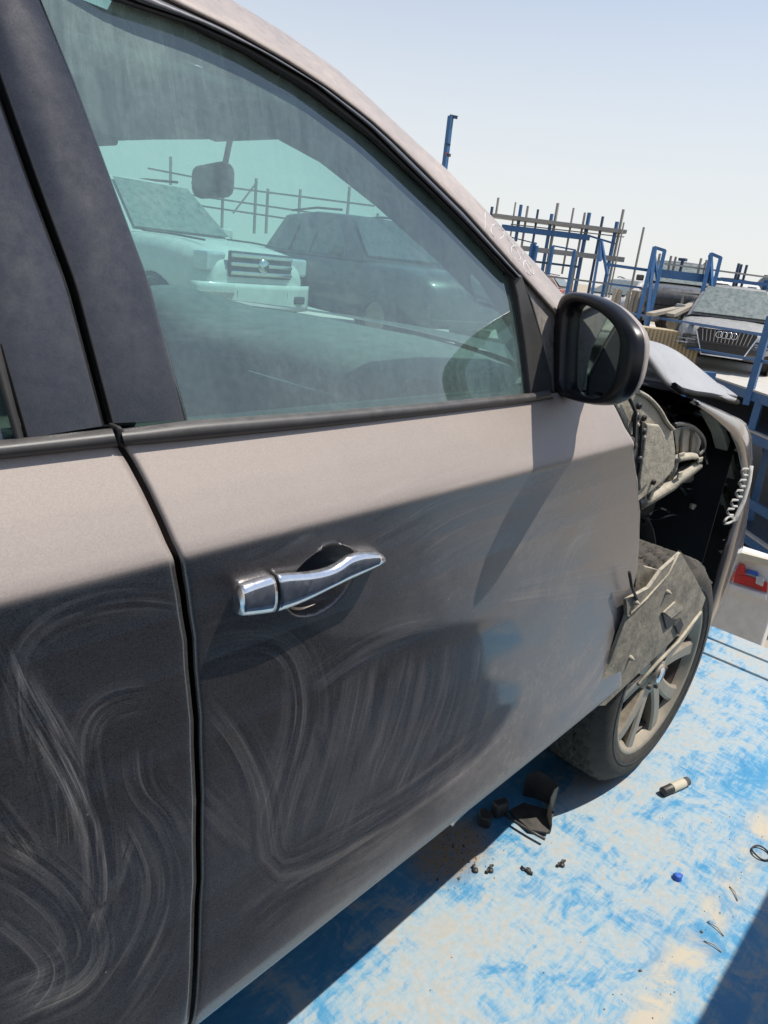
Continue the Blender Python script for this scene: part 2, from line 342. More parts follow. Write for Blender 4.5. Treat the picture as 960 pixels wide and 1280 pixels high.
PZ = np.array([.500, .508, .516, .525, .54, .56, .60, .66, .74, .85, 1.0, 1.12, 1.20, 1.245, 1.265, 1.274, 1.280, 1.290, 1.31, 1.335, 1.36, 1.385, 1.402])
PY = np.array([.06, .030, .012, .000, -.007, -.009, -.005, .004, .012, .016, .015, .008, -.003, -.012, -.017, -.0195, -.0195, -.0150, -.003, .013, .030, .047, .059])
def skin_y(x, z):
    y = np.interp(z, PZ, PY)
    t = np.clip((x-1.05)/.7, 0, 1); return y+.006*t*t
GAP = np.array([(.395, .40), (.397, .47), (.400, .553), (.406, .72), (.4065, .867), (.397, 1.054), (.385, 1.16), (.377, 1.227), (.366, 1.268), (.351, 1.306), (.333, 1.35), (.31, 1.402)])
FRT = np.array([(1.575, .40), (1.60, .44), (1.647, .508), (1.70, .60), (1.728, .689), (1.738, .80), (1.73, .879), (1.70, .98), (1.653, 1.072), (1.59, 1.165), (1.518, 1.249), (1.44, 1.315), (1.37, 1.358), (1.30, 1.402)])
def on_skin(p):
    y = 0.0
    for _ in range(12): q = aty(p, y); y = skin_y(q[0], q[2])
    return q[0], q[2]
def edge_of(pts):
    e = np.array([on_skin(p) for p in pts]); return e[np.argsort(e[:, 1])]
FRT = edge_of([(742, 908), (746, 884), (775, 800), (790, 745), (797, 715), (800, 675), (801, 640), (798, 600), (792, 565), (782, 535), (770, 510), (757, 490)])
GAP = edge_of([(234, 1290), (241, 1262), (245, 1200), (249, 1100), (249, 1000), (246, 900), (238, 800), (229, 740), (223, 705), (213, 680), (200, 650), (182, 612), (165, 580), (147, 552)])
gapx = lambda z: np.interp(z, GAP[:, 1], GAP[:, 0]); frtx = lambda z: np.interp(z, FRT[:, 1], FRT[:, 0])
ZS = np.unique(np.r_[np.linspace(.503, .56, 20), np.linspace(.56, 1.25, 90), np.linspace(1.095, 1.235, 64), np.linspace(1.25, 1.386, 34)])
ZS = ZS[np.r_[True, np.diff(ZS) > .0011]]
BOWL = aty((399, 724), .006)
def dent(x, z):
    r = np.sqrt(((x-BOWL[0])/.060)**2+((z-BOWL[2])/.052)**2); return .048*np.clip(1-r*r, 0, 1)**.8
# wiping strokes in the dust, and two painted reflections: (layer, strength, width, points as read off the panel)
STROKES = [
 (0, 1.0, 17, [(5, 800), (28, 860), (55, 905), (95, 975), (120, 1040), (128, 1110), (118, 1165)]),
 (1, .45, 16, [(235, 755), (180, 745), (120, 752), (60, 775), (25, 810), (20, 860), (30, 930), (60, 1000)]),
 (2, .5, 16, [(195, 872), (150, 876), (118, 895), (108, 930), (116, 985), (130, 1040), (132, 1100)]),
 (1, .6, 30, [(-10, 1055), (45, 1085), (88, 1120), (110, 1160), (112, 1195), (90, 1222), (45, 1240), (-10, 1265)]),
 (2, .6, 13, [(-8, 995), (20, 1035), (50, 1078)]),
 (0, .35, 22, [(178, 930), (182, 985), (215, 1012), (236, 1060)]),
 (2, .35, 32, [(160, 1010), (185, 1050), (202, 1100), (192, 1160), (150, 1230), (105, 1285)]),
 (0, .45, 12, [(163, 1040), (148, 1085), (130, 1130), (112, 1180)]),
 (1, .35, 26, [(40, 900), (75, 980), (84, 1050), (80, 1090)]),
 (0, .4, 26, [(-10, 1150), (40, 1190), (60, 1220), (20, 1262)]),
 (0, .40, 24, [(250, 815), (285, 797), (335, 795), (366, 812), (381, 850), (384, 900), (368, 962), (350, 1020), (344, 1080)]),
 (1, .36, 20, [(252, 872), (286, 906), (312, 948), (330, 998), (333, 1065), (344, 1084), (366, 1086), (400, 1068), (470, 1030), (538, 985), (602, 932), (646, 872)]),
 (2, .26, 34, [(462, 822), (450, 900), (424, 1005), (400, 1060)]),
 (1, .25, 36, [(512, 810), (498, 900), (470, 985)]),
 (0, .26, 36, [(548, 828), (528, 915), (490, 1000)]),
 (2, .26, 30, [(590, 800), (580, 880), (545, 960)]),
 (2, .40, 14, [(388, 862), (440, 820), (508, 790), (560, 786)]),
 (0, .35, 12, [(390, 870), (392, 915), (410, 962)]),
 (1, .25, 22, [(240, 985), (280, 1025), (326, 1075)]),
 (2, .50, 10, [(306, 705), (340, 690), (372, 668), (395, 660)]),
 (0, .30, 26, [(452, 672), (500, 645), (560, 620), (620, 600)]),
 (1, .30, 30, [(500, 700), (560, 655), (640, 625), (740, 580)]),
 (2, .35, 26, [(640, 700), (668, 660), (700, 640), (740, 650)]),
 (0, .40, 20, [(690, 760), (700, 700), (718, 668), (745, 660)]),
 (1, .45, 8, [(640, 738), (700, 722), (760, 712), (800, 704)]),  # reflection on the door front drawn as a pale line
 (2, .40, 9, [(622, 756), (690, 746), (760, 738), (800, 730)]),  # second painted reflection, just below
 (0, .3, 30, [(700, 900), (740, 850), (770, 790)]),
 (0, .25, 30, [(300, 1160), (360, 1110), (440, 1070), (520, 1010)]),
 (0, .55, 3.5, [(42, 738), (47, 780), (48, 835)]), (2, .4, 3, [(62, 742), (64, 770), (64, 812)]),
]
WIPED = np.array([(-40, 700), (150, 720), (250, 705), (420, 800), (590, 778), (640, 776), (652, 800), (606, 830), (604, 848), (648, 858), (645, 880), (600, 940), (540, 985), (420, 1085), (330, 1160), (235, 1285), (-40, 1300)], float)
def inside(P, poly):
    c = np.zeros(len(P), bool); n = len(poly)
    for i in range(n):
        (x1, y1), (x2, y2) = poly[i], poly[(i+1) % n]
        m = (y1 > P[:, 1]) != (y2 > P[:, 1]); c ^= m & (P[:, 0] < (x2-x1)*(P[:, 1]-y1)/(y2-y1+1e-9)+x1)
    return c
def edge_dist(P, poly):
    d = np.full(len(P), 1e9)
    for i in range(len(poly)):
        a, b = poly[i], poly[(i+1) % len(poly)]; ab = b-a; t = np.clip(((P-a)@ab)/(ab@ab), 0, 1); d = np.minimum(d, np.linalg.norm(P-(a+t[:, None]*ab), axis=1))
    return d
def dust_light_attrs(o, V):
    me = o.data; P = proj(V); lay = [np.zeros((len(V), 3)) for _ in range(3)]
    for si, (l, st, W, pts) in enumerate(STROKES):
        q = smooth_poly(pts, 26); best = np.full(len(P), 1e9); sd = np.zeros(len(P)); ss = np.zeros(len(P)); acc = 0; tot = np.linalg.norm(np.diff(q, axis=0), axis=1).sum()
        for a, b in zip(q[:-1], q[1:]):
            ab = b-a; ln = np.linalg.norm(ab); t = np.clip(((P-a)@ab)/(ln*ln), 0, 1); dv = P-(a+t[:, None]*ab); dd = np.linalg.norm(dv, axis=1)
            m = dd < best; best[m] = dd[m]; sg = np.sign(ab[0]*dv[:, 1]-ab[1]*dv[:, 0]); sd[m] = (dd*sg)[m]; ss[m] = (acc+t*ln)[m]; acc += ln
        w = st*np.clip(1-(best/(1.9*W))**2, 0, 1)**1.5*np.clip(ss/(.12*tot), 0, 1)*np.clip((tot-ss)/(.2*tot), 0, 1)
        L = lay[l]; m = w > L[:, 2]
        L[m] = np.stack([sd+si*61.7, ss, w], -1)[m]
    for i in range(3):
        a = me.attributes.new('wipe_glint%d' % i, 'FLOAT_VECTOR', 'POINT'); a.data.foreach_set('vector', lay[i].ravel().astype(np.float32))
    ins = inside(P, WIPED); ed = np.where(ins, -1, 1)*edge_dist(P, WIPED)
    k = np.clip((ed+3)/9, 0, 1)
    front = np.clip((P[:, 0]-330)/330, 0, 1)
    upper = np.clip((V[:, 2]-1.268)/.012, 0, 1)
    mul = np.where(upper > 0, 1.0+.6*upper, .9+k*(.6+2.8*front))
    add = k*(1-upper)*front*.15
    hd = np.linalg.norm((P-np.array([425., 690.]))/np.array([75., 55.]), axis=1)
    add = add+.10*np.clip(1.2-hd, 0, 1)*(1-upper)
    low = np.clip((.585-V[:, 2])/.05, 0, 1); add = add+.22*low
    add = add+.46*upper*np.clip((1.42-V[:, 2])/.02, .6, 1)  # shoulder dust thickened to paint in its sunlit glow
    D = np.stack([mul, add, upper], -1); a = me.attributes.new('dust_light_mask', 'FLOAT_VECTOR', 'POINT'); a.data.foreach_set('vector', D.ravel().astype(np.float32))
def door_skin(name, x0f, x1f, nx, parent, handle):
    rows = []
    for z in ZS:
        ss_ = np.unique(np.r_[np.linspace(0, 1, nx), np.linspace(.06, .24, 110)]) if handle else np.linspace(0, 1, nx); xs = x0f(z)+(x1f(z)-x0f(z))*ss_; y = skin_y(xs, z)
        if handle: y = y+dent(xs, np.full_like(xs, z))
        rows.append(np.stack([xs, y, np.full_like(xs, z)], -1))
    G = np.array(rows)
    l = G[:, :1]+np.array([.003, .004, 0]); l2 = l+np.array([0, .03, 0]); r = G[:, -1:]+np.array([-.003, .004, 0])*np.array([1, 1, 1]); r2 = r+np.array([-.01, .03, 0])
    G[:, 0] += np.array([0, .0015, 0]); G[:, -1] += np.array([0, .0015, 0])
    G = np.concatenate([l2, l, G, r, r2], 1)
    mb = MB().grid(G); o = part(mb, name, M['paint_door'], parent, recalc=False); dust_light_attrs(o, np.array(mb.v)); return o
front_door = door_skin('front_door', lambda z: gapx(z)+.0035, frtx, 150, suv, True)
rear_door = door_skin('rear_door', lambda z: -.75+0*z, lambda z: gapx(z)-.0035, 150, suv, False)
# sill and jambs behind the door gaps
mb = MB(); mb.box((.45, .17, .54), (2.5, .12, .07)); part(mb, 'rocker_panel', M['paint_dusty'], bevel=.02)
mb = MB(); mb.grid([[(x, .075, z) for x in (-.8, .3, 1.25)] for z in (.42, .8, 1.38)]); part(mb, 'door_jamb', M['rubber'])

# door handle
Z0 = np.array([250., 640.])
_T = smooth_poly([(153, 400), (153, 365), (160, 340), (182, 322), (260, 296), (350, 272), (480, 266), (560, 250), (615, 224), (650, 194), (700, 178), (770, 173), (798, 178), (801, 186), (801, 200)], 120)
_B = smooth_poly([(153, 400), (154, 430), (160, 452), (182, 461), (260, 453), (345, 441), (430, 410), (510, 372), (560, 344), (640, 306), (720, 270), (770, 244), (797, 229), (801, 216), (801, 202)], 120)
_X = 153.3+647.4*(.5-.5*np.cos(np.linspace(0, math.pi, 60)))
ht = np.stack([_X, np.interp(_X, _T[:, 0], _T[:, 1])], -1)/3.556+Z0
hb = np.stack([_X, np.interp(_X, _B[:, 0], _B[:, 1])], -1)/3.556+Z0
def handle_piece(i0, i1, name, parent, shrink=0.0):
    rings = []
    xs = np.linspace(0, 1, len(ht))
    for i in range(i0, i1):
        t = (_X[i]-153.3)/647.4; prot = -.012 if .04 < t < .97 else -.012+.006*max((.04-t)/.04, (t-.97)/.03)
        a, b = aty(ht[i], prot), aty(hb[i], prot); c = (a+b)/2; h = (a-b)/2
        back = prot+(.022 if (t < .30 or t > .88) else .010)
        ring = []
        for ang in np.linspace(0, 2*math.pi, 22, endpoint=False):
            ca, sa = math.cos(ang), math.sin(ang); sx = np.sign(ca)*abs(ca)**.95; sz = np.sign(sa)*abs(sa)**.92
            ring.append(c+h*sz+np.array([0, (prot-.011 - c[1])*max(sx, 0)+(back-c[1])*max(-sx, 0), 0]))
        rings.append(ring)
    return part(MB().loft(rings), name, M['chrome'], parent)
ii = int(np.searchsorted(_X, 333))
grip = handle_piece(ii, 60, 'door_handle', front_door); handle_piece(0, ii-0, 'lock_cover', front_door)
# window glass, seals, frames
glp = [(235, 527), (188, 356), (141, 230), (94, 103), (52, 0), (38, -40), (60, -46), (137, 0), (230, 32), (300, 66), (380, 114), (460, 174), (560, 264), (640, 352), (652, 410), (662, 460), (668, 497), (400, 517)]
mb = MB(); mb.add([og(p, .006) for p in glp], [tuple(range(len(glp)))]); part(mb, 'window_glass', M['glass'], front_door, recalc=False)
Gp = resample([(40, -58), (137, 0), (230, 30), (300, 64), (380, 112), (460, 172), (560, 262), (642, 352)], 40)
So = resample([(60, -62), (160, 0), (240, 26), (310, 57), (388, 101), (460, 158), (575, 272), (647, 347)], 40)
Lp = resample([(95, -62), (204, 0), (280, 35), (352, 75), (410, 112), (460, 150), (493, 180), (580, 266), (644, 338), (652, 346)], 40)
LL = resample([(95, -62), (204, 0), (280, 35), (352, 75), (410, 112), (460, 150), (493, 180), (580, 266), (644, 338), (693, 393), (700, 401)], 46)
SS = resample([(195, -62), (290, 0), (355, 40), (422, 87), (460, 121), (523, 180), (557, 210), (610, 265), (663, 322), (702, 366), (712, 378)], 46)
part(MB().grid([[og(p, .004) for p in Gp], [og(p, -.008) for p in (Gp*.6+So*.4)], [og(p, -.008) for p in (Gp*.2+So*.8)], [og(p, .0) for p in So]]), 'window_seal', M['rubber'], front_door)
part(MB().grid([[og(p, .0) for p in So], [og(p, -.012) for p in (So*.85+Lp*.15)], [og(p, -.015) for p in (So*.5+Lp*.5)], [og(p, -.012) for p in (So*.12+Lp*.88)], [og(p, .01) for p in Lp]]), 'window_frame', M['frame_sky_grey'], front_door)
rail = [[og(p, .012) for p in (LL+np.array([1., -.5]))], [og(p, -.004) for p in (LL*.93+SS*.07)]]
RT, RO = [0, .07, .2, .4, .6, .8, .92, 1], [.012, -.004, -.006, .006, .026, .052, .072, .09]
for t, off in list(zip(RT, RO))[2:]: rail.append([og(LL[i]*(1-t)+SS[i]*t, off) for i in range(46)])
rail.append([og(p, .09)+np.array([.01, .08, .0]) for p in SS]); rail.append([og(p, .09)+np.array([0, .13, -.05]) for p in SS])
roof_rail = part(MB().grid(rail), 'roof_rail', M['paint'])
# number chalked on the pillar
def rs(p, off=.0):
    d = np.linalg.norm(SS-np.array(p), axis=1); dl = np.linalg.norm(LL-np.array(p), axis=1); t = dl.min()/(dl.min()+d.min()); return og(p, np.interp(t, RT, RO)-.002)
def zz(pts): return [(580+x/6.857, 240+y/6.857) for x, y in pts]
for pts in ([(182, 165), (178, 250), (180, 345)],
            [(262, 275), (232, 290), (228, 330), (250, 380), (290, 402), (325, 395), (345, 365), (335, 320), (300, 285), (262, 275)],
            [(370, 372), (385, 410), (415, 440), (440, 480), (485, 560), (478, 585), (440, 570), (405, 530), (400, 480), (430, 452), (470, 470)],
            [(500, 510), (520, 575), (545, 640), (575, 700), (598, 710), (600, 690), (570, 630), (540, 585), (512, 590), (505, 640), (535, 690), (575, 715)]):
    q = smooth_poly(zz(pts), 30); part(MB().tube([rs(p) for p in q], .0006, 5), 'chalk_digit', M['chalk'], roof_rail)
# pillar covers
def strip(L_, R_, off, n=30, bulge=.004):
    L_, R_ = resample(L_, n), resample(R_, n); rows = []
    for t, d in ((0, .012), (0.01, .002), (.06, 0), (.35, -bulge), (.65, -bulge), (.94, 0), (.99, .002), (1, .012)): rows.append([og(L_[i]*(1-t)+R_[i]*t, off+d) for i in range(n)])
    return MB().grid(rows)
part(strip([(-50, -50), (0, 98), (47, 231), (94, 358), (139, 529)], [(32, -50), (52, 0), (94, 103), (141, 230), (188, 356), (234, 525)], -.006), 'pillar_cover', M['gloss_black'], front_door)
part(strip([(-120, 60), (-60, 250), (0, 440), (31, 548)], [(-62, -50), (-9, 98), (38, 231), (85, 358), (131, 532)], -.006), 'pillar_cover', M['gloss_black'], rear_door)
part(strip([(-16, 430), (18, 549)], [(0, 430), (30, 548)], -.009, 8), 'window_seal', M['rubber'], rear_door)
mb = MB(); mb.add([og(p, .006) for p in [(-400, 600), (22, 552), (-6, 430), (-60, 250), (-180, -100), (-500, -60)]], [tuple(range(6))]); part(mb, 'window_glass', M['glass'], rear_door, recalc=False)
part(MB().grid([[og(p, .03) for p in resample([(-52, -40), (-5, 98), (42, 231), (90, 358), (136, 531)], 12)], [og(p, .05) for p in resample([(20, -40), (60, 98), (100, 231), (140, 358), (170, 531)], 12)]]), 'pillar_seal', M['rubber'])
part(MB().grid([[og(p, .04) for p in resample([(-90, -40), (-45, 98), (12, 231), (60, 358), (106, 531)], 12)], [og(p, .045) for p in resample([(-48, -40), (0, 98), (47, 231), (95, 358), (141, 531)], 12)]]), 'pillar_back', M['rubber'])
# belt mouldings
def moulding(T, B, name, parent):
    T, B = resample(T, 24), resample(B, 24); rows = []
    for t, y in ((0, .060), (.04, .046), (.3, .037), (.6, .034), (.9, .036), (1, .040), (1.02, .056)): rows.append([aty(T[i]*(1-t)+B[i]*t, y) for i in range(24)])
    return part(MB().grid(rows), name, M['moulding'], parent)
moulding([(151, 536), (235, 525), (400, 514), (560, 501), (665, 491), (686, 487)], [(156, 557), (240, 550), (400, 534), (560, 516), (665, 503), (692, 498)], 'belt_moulding', front_door)
moulding([(-200, 566), (0, 550), (140, 535)], [(-200, 594), (0, 574), (148, 558)], 'belt_moulding', rear_door)
e = [aty(p, .040) for p in [(146, 534), (152, 533), (158, 541), (160, 556), (156, 562), (148, 556)]]
part(MB().prism(e, (0, .02, 0)), 'moulding_end_cap', M['rubber'], front_door, bevel=.003)
# mirror sail and the wing-top panel beside it
part(MB().prism([og(p, -.006) for p in [(640, 340), (653, 344), (664, 380), (678, 425), (690, 470), (692, 494), (664, 494), (657, 430), (648, 372)]], (0, .02, 0)), 'mirror_sail', M['rubber'], front_door, bevel=.003)
part(MB().prism([og(p, .004) for p in [(648, 337), (675, 367), (700, 397), (703, 440), (698, 492), (688, 488), (680, 430), (666, 380)]], (0, .01, 0)), 'wing_corner', M['paint_dusty'], bevel=.002)

# wing mirror
mroot = None
MI, MO = np.array([1.19, .028, 1.46]), np.array([1.115, -.122, 1.46])
mu = (MO-MI)/np.linalg.norm(MO-MI); mn = np.cross(mu, [0, 0, 1.]); mn = mn if mn[0] > 0 else -mn     # mn points forward
zq = lambda pts: np.array([(660+x/5.647, 330+y/5.647) for x, y in pts])
rimpx = zq([(182, 880), (180, 700), (182, 540), (195, 380), (218, 250), (262, 205), (340, 202), (450, 228), (560, 282), (650, 360), (722, 450), (752, 530), (748, 640), (728, 760), (700, 860), (640, 945), (560, 985), (450, 990), (330, 965), (240, 935), (195, 912)])
glpx = zq([(236, 860), (240, 700), (246, 520), (262, 350), (290, 285), (350, 275), (440, 305), (530, 365), (600, 440), (634, 520), (632, 620), (612, 740), (575, 855), (528, 925), (450, 944), (330, 920), (258, 890)])
R0 = np.array([onpl(p, MI, mn) for p in smooth_poly(rimpx, 48, 1, closed=True)]); ctr = R0.mean(0)
G0 = np.array([onpl(p, MI, mn) for p in smooth_poly(glpx, 48, 1, closed=True)])
def ring(k, fwd, sh=0.0): return [ctr+(p-ctr)*k+mn*fwd+mu*sh for p in R0]
mirror = part(MB().loft([[g_+mn*.022 for g_ in G0], [g_+mn*.004 for g_ in G0], [(g_*.72+r_*.28)-mn*.004 for g_, r_ in zip(G0, R0)], [(g_*.25+r_*.75)-mn*.006 for g_, r_ in zip(G0, R0)], ring(1.0, .000), ring(1.02, .008), ring(1.02, .018)], True, False), 'wing_mirror', M['mirror_black'])
gv = [g_+mn*.018 for g_ in G0]; mb = MB().add(gv, [tuple(range(48))]); part(mb, 'mirror_glass', M['mirror'], mirror)
part(MB().loft([ring(1.015, .019), ring(1.005, .030, -.006), ring(.965, .046, -.014), ring(.88, .060, -.024), ring(.74, .072, -.034), ring(.50, .080, -.04), ring(.2, .084, -.04)], True, True), 'mirror_cover', M['paint'], mirror)
a0 = np.array([1.29, .05, 1.41]); a1 = ctr+mn*.062+np.array([0, 0, -.03])
part(MB().tube([a0, (a0+a1)/2+[0, 0, .004], a1], [.026, .022, .022], 12), 'mirror_arm', M['black_plastic'], mirror)

# front wheel
WX, WY, WZ = 2.179, .022, .398
def wheel(x, yo, s, parent_name='wheel'):
    e = empty(parent_name, (x-ORG[0], yo-ORG[1], WZ)); e.parent = suv; o = (0, 0, 0)
    ax = np.array([0, s, 0.]); mb = MB(); prof = [(.278, .004), (.288, -.002), (.30, -.006), (.325, -.008), (.348, -.006), (.366, .004), (.380, .018), (.389, .028)]
    nseg = 144; rings = []
    tread = np.linspace(.03, .305, 36)
    for i in range(nseg+1):
        t = 2*math.pi*i/nseg; d = np.array([math.cos(t), 0, math.sin(t)]); rg = []
        for r, a in prof: rg.append(d*r+ax*a)
        for j, a in enumerate(tread):
            gro = any(abs(a-c) < .006 for c in (.084, .140, .196, .252)); lat = ((i+int(j*.35)) % 4 == 0) and not (.158 < a < .178)
            r = .398-.9*max(0, abs(a-.168)-.115)**2*8-(.010 if gro else 0)-(.008 if lat else 0); rg.append(d*r+ax*a)
        for r, a in prof[::-1]: rg.append(d*r+ax*(.335-a))
        rings.append(rg)
    np_ = len(prof); mb.loft([r_[:np_+1] for r_ in rings], False, False, True); mb.loft([r_[np_:-np_] for r_ in rings], False, False, False); mb.loft([r_[-np_-1:] for r_ in rings], False, False, True)
    ty = mb.build('tyre', M['tyre'], e, recalc=True)
    for rr_ in (.315,): MB().lathe([(rr_-.004, -.004), (rr_-.002, -.0095), (rr_+.002, -.0095), (rr_+.004, -.004)], 96, (0, 0, 0), ax, (1, 0, 0), (0, 0, 1)).build('sidewall_rib', M['rubber'], e)
    rm = MB(); E1, E2 = (1, 0, 0), (0, 0, 1)
    rm.lathe([(.262, .012), (.268, .0), (.262, -.002), (.252, .004), (.246, .014), (.238, .022), (.234, .03)], 96, o, ax, E1, E2)
    rm.lathe([(0, .004), (.03, .004), (.034, .008), (.036, .016), (.072, .022), (.078, .04)], 40, o, ax, E1, E2)
    for k in range(5):
        for sgn in (-1, 1):
            a_ = 2*math.pi*k/5+.32; rings = []
            for q in np.linspace(0, 1, 9):
                r = .05+.20*q; ang = a_+sgn*(.17+.12*q**1.5)*(.9+.1*q)
                c = np.array([math.cos(ang)*r, 0, math.sin(ang)*r]); tv = np.array([-math.sin(ang), 0, math.cos(ang)])
                w = .016+.014*q+.008*(1-q)**3; dp = .022-.016*math.sin(q*math.pi*.5)+.004*q
                rings.append([c+tv*w+ax*(dp+.006), c+tv*w*.65+ax*dp, c-tv*w*.65+ax*dp, c-tv*w+ax*(dp+.006), c-tv*w*.8+ax*(dp+.035), c+tv*w*.8+ax*(dp+.035)])
            rm.loft(rings, True, True, False)
    rm.v = [(p_[0]*1.06, p_[1], p_[2]*1.06) for p_ in rm.v]; rim = rm.build('rim', M['alloy'], e)
    MB().lathe([(.235, .028), (.226, .06), (.220, .22)], 64, o, ax, E1, E2).build('rim_barrel', M['disc'], e)
    for k in range(5):
        a_ = 2*math.pi*k/5; c = np.array([math.cos(a_)*.056, 0, math.sin(a_)*.056]); MB().lathe([(0, .008), (.009, .009), (.010, .026)], 8, c, ax, E1, E2).build('lug_nut', M['disc'], e)
    MB().lathe([(.0, .0), (.024, .0), (.028, .004)], 24, o, ax, E1, E2).build('hub_cap', M['chrome'], e)
    MB().lathe([(.0, .10), (.16, .10), (.165, .11), (.165, .13), (0, .13)], 48, o, ax, E1, E2).build('brake_disc', M['disc'], e)
    mb = MB(); mb.box((-.13*1, .1*s, .03), (.08, .07, .2)); mb.build('brake_caliper', M['disc'], e, bevel=.02)
    return e
w1 = wheel(WX, WY, 1); w1.rotation_euler = (0, 0, math.radians(-1.8))
wheel(WX, 1.88, -1); wheel(-1.0, .03, 1); wheel(-1.0, 1.87, -1)

# torn wheel-arch liner hanging over the tyre
z4 = lambda pts: [(660+x/3.2, 640+y/3.2) for x, y in pts]
lo_ = z4([(606, 166), (662, 262), (706, 345), (692, 388), (640, 442), (560, 525), (440, 640), (306, 768), (250, 770), (322, 608), (395, 410), (392, 352), (480, 305), (530, 235)])
def ly(p): return .004
mb = MB(); P3 = [aty(p, ly(p)) for p in lo_]; cen = aty((800, 800), .004)
mb.add(P3+[cen]+[p+np.array([0, .006, 0]) for p in P3], [(i, (i+1) % 14, 14) for i in range(14)]+[(i, 15+i, 15+(i+1) % 14, (i+1) % 14) for i in range(14)])
liner = part(mb, 'torn_arch_liner', M['grey_plastic'], solid=.004)
liner['label'] = 'torn dusty plastic arch liner hanging over the wheel'
part(MB().prism([aty(p, -.004) for p in z4([(545, 402), (590, 360), (625, 385), (575, 425)])], (0, .012, 0)), 'liner_clip_seat', M['primer'], liner)
part(MB().prism([aty(p, -.005) for p in z4([(540, 405), (578, 428), (600, 430), (556, 468)])], (0, .01, 0)), 'liner_hole', M['rubber'], liner)
for p in ((412, 585), (560, 322), (432, 362)): part(MB().lathe([(0, -.012), (.006, -.004), (.008, 0), (.008, .012)], 14, aty(z4([p])[0], -.004), (0, 1, 0), (1, 0, 0), (0, 0, 1)), 'liner_rivet', M['primer'], liner)
part(MB().tube([aty(p, .0) for p in z4([(440, 690), (520, 600), (600, 520), (690, 400)])], .006, 6), 'liner_rib', M['grey_plastic'], liner)
part(MB().tube([aty(p, .0) for p in z4([(398, 420), (470, 350), (560, 250), (598, 170)])], .004, 6), 'liner_rib', M['grey_plastic'], liner)
part(MB().tube([aty(p, -.003) for p in z4([(405, 240), (415, 300), (440, 360)])], .004, 6), 'liner_cable', M['rubber'], liner)
part(MB().prism([aty(p, .03) for p in z4([(604, 152), (740, 282), (706, 318), (655, 245)])], (0, .006, 0)), 'liner_flap', M['black_plastic'], liner)
part(MB().prism([aty(p, -.006) for p in z4([(590, 455), (612, 425), (622, 450), (605, 490)])], (0, .02, 0)), 'liner_clip', M['rubber'], liner)
part(MB().prism([aty(p, .05) for p in z4([(436, 195), (470, 220), (530, 235), (480, 305), (430, 300)])], (0, .03, 0)), 'liner_strap', M['grey_plastic'], liner)

# steel behind the missing wing
z5 = lambda pts: [(760+x/4.8, 480+y/4.8) for x, y in pts]
apron = part(MB().prism([aty(p, .16) for p in z5([(30, 105), (125, 70), (165, 38), (215, 72), (310, 150), (345, 225), (392, 270), (408, 400), (402, 500), (350, 572), (270, 640), (180, 710), (150, 600), (140, 330), (80, 190)])], (0, .02, 0)), 'wing_apron', M['primer'], bevel=.006)
apron['label'] = 'dusty beige inner wing apron laid bare behind the door'
part(MB().prism([aty(p, .145) for p in z5([(236, 238), (310, 246), (346, 312), (337, 430), (282, 560), (195, 640), (190, 600), (212, 430)])], (0, .012, 0)), 'apron_plate', M['primer'], apron, bevel=.005)
part(MB().prism([aty(p, .150) for p in z5([(205, 225), (235, 240), (212, 430), (192, 640), (186, 560), (200, 380)])], (0, .006, 0)), 'apron_slot', M['rubber'], apron)
part(MB().tube([aty(p, .148) for p in z5([(122, 75), (145, 120), (166, 170), (160, 260), (155, 380)])], .005, 6), 'apron_seam', M['rubber'], apron)
for p, r in (((180, 200), .014), ((218, 285), .012), ((195, 452), .011), ((175, 245), .008), ((212, 318), .008), ((160, 372), .012), ((140, 340), .016)):
    part(MB().lathe([(0, -.006), (r*.5, -.006), (r, 0), (r, .01)], 12, aty(z5([p])[0], .150), (0, 1, 0), (1, 0, 0), (0, 0, 1)), 'apron_bolt', M['black_plastic'] if p[1] != 245 and p[1] != 318 else M['primer'], apron)
part(MB().loft([[aty((a[0]+dx, a[1]), y) for a in z5([(392, 268), (478, 254), (540, 290), (560, 342), (545, 402), (500, 425), (412, 428)])] for dx, y in ((0, .22), (0, .30), (0, .42))], True, True, False), 'strut_tower', M['primer'], bevel=.01)
for xs_ in (440, 500):
    part(MB().tube([aty(p, .215) for p in z5([(xs_+15, 262), (xs_, 330), (xs_-4, 420)])], .006, 6), 'tower_rib', M['grey_plastic'])
part(MB().tube([aty(p, .20) for p in smooth_poly(z5([(395, 245), (440, 238), (500, 250), (550, 290), (580, 340), (575, 395), (540, 430)]), 24)], .007, 8), 'tower_seal', M['black_plastic'])
q = np.array(z5([(404, 440), (440, 425), (500, 418), (548, 425), (552, 455), (520, 480), (480, 512), (430, 545), (390, 585), (330, 622), (260, 665), (190, 705)]))
part(MB().grid([[aty(p+np.array([0, -6]), .24) for p in q], [aty(p, .20) for p in q], [aty(p+np.array([1, 6]), .19) for p in q], [aty(p+np.array([1, 9]), .24) for p in q]]), 'arch_flange', M['primer'], solid=.006)
for k_, p in enumerate(q[1::3]): part(MB().box(aty(p, .188), (.05-.008*k_, .006, .014+.004*k_), None), 'flange_tab', M['primer'], bevel=.004)
part(MB().tube([aty(p, .21) for p in z5([(410, 440), (400, 500), (370, 580)])], .01, 8), 'brake_hose', M['primer'])
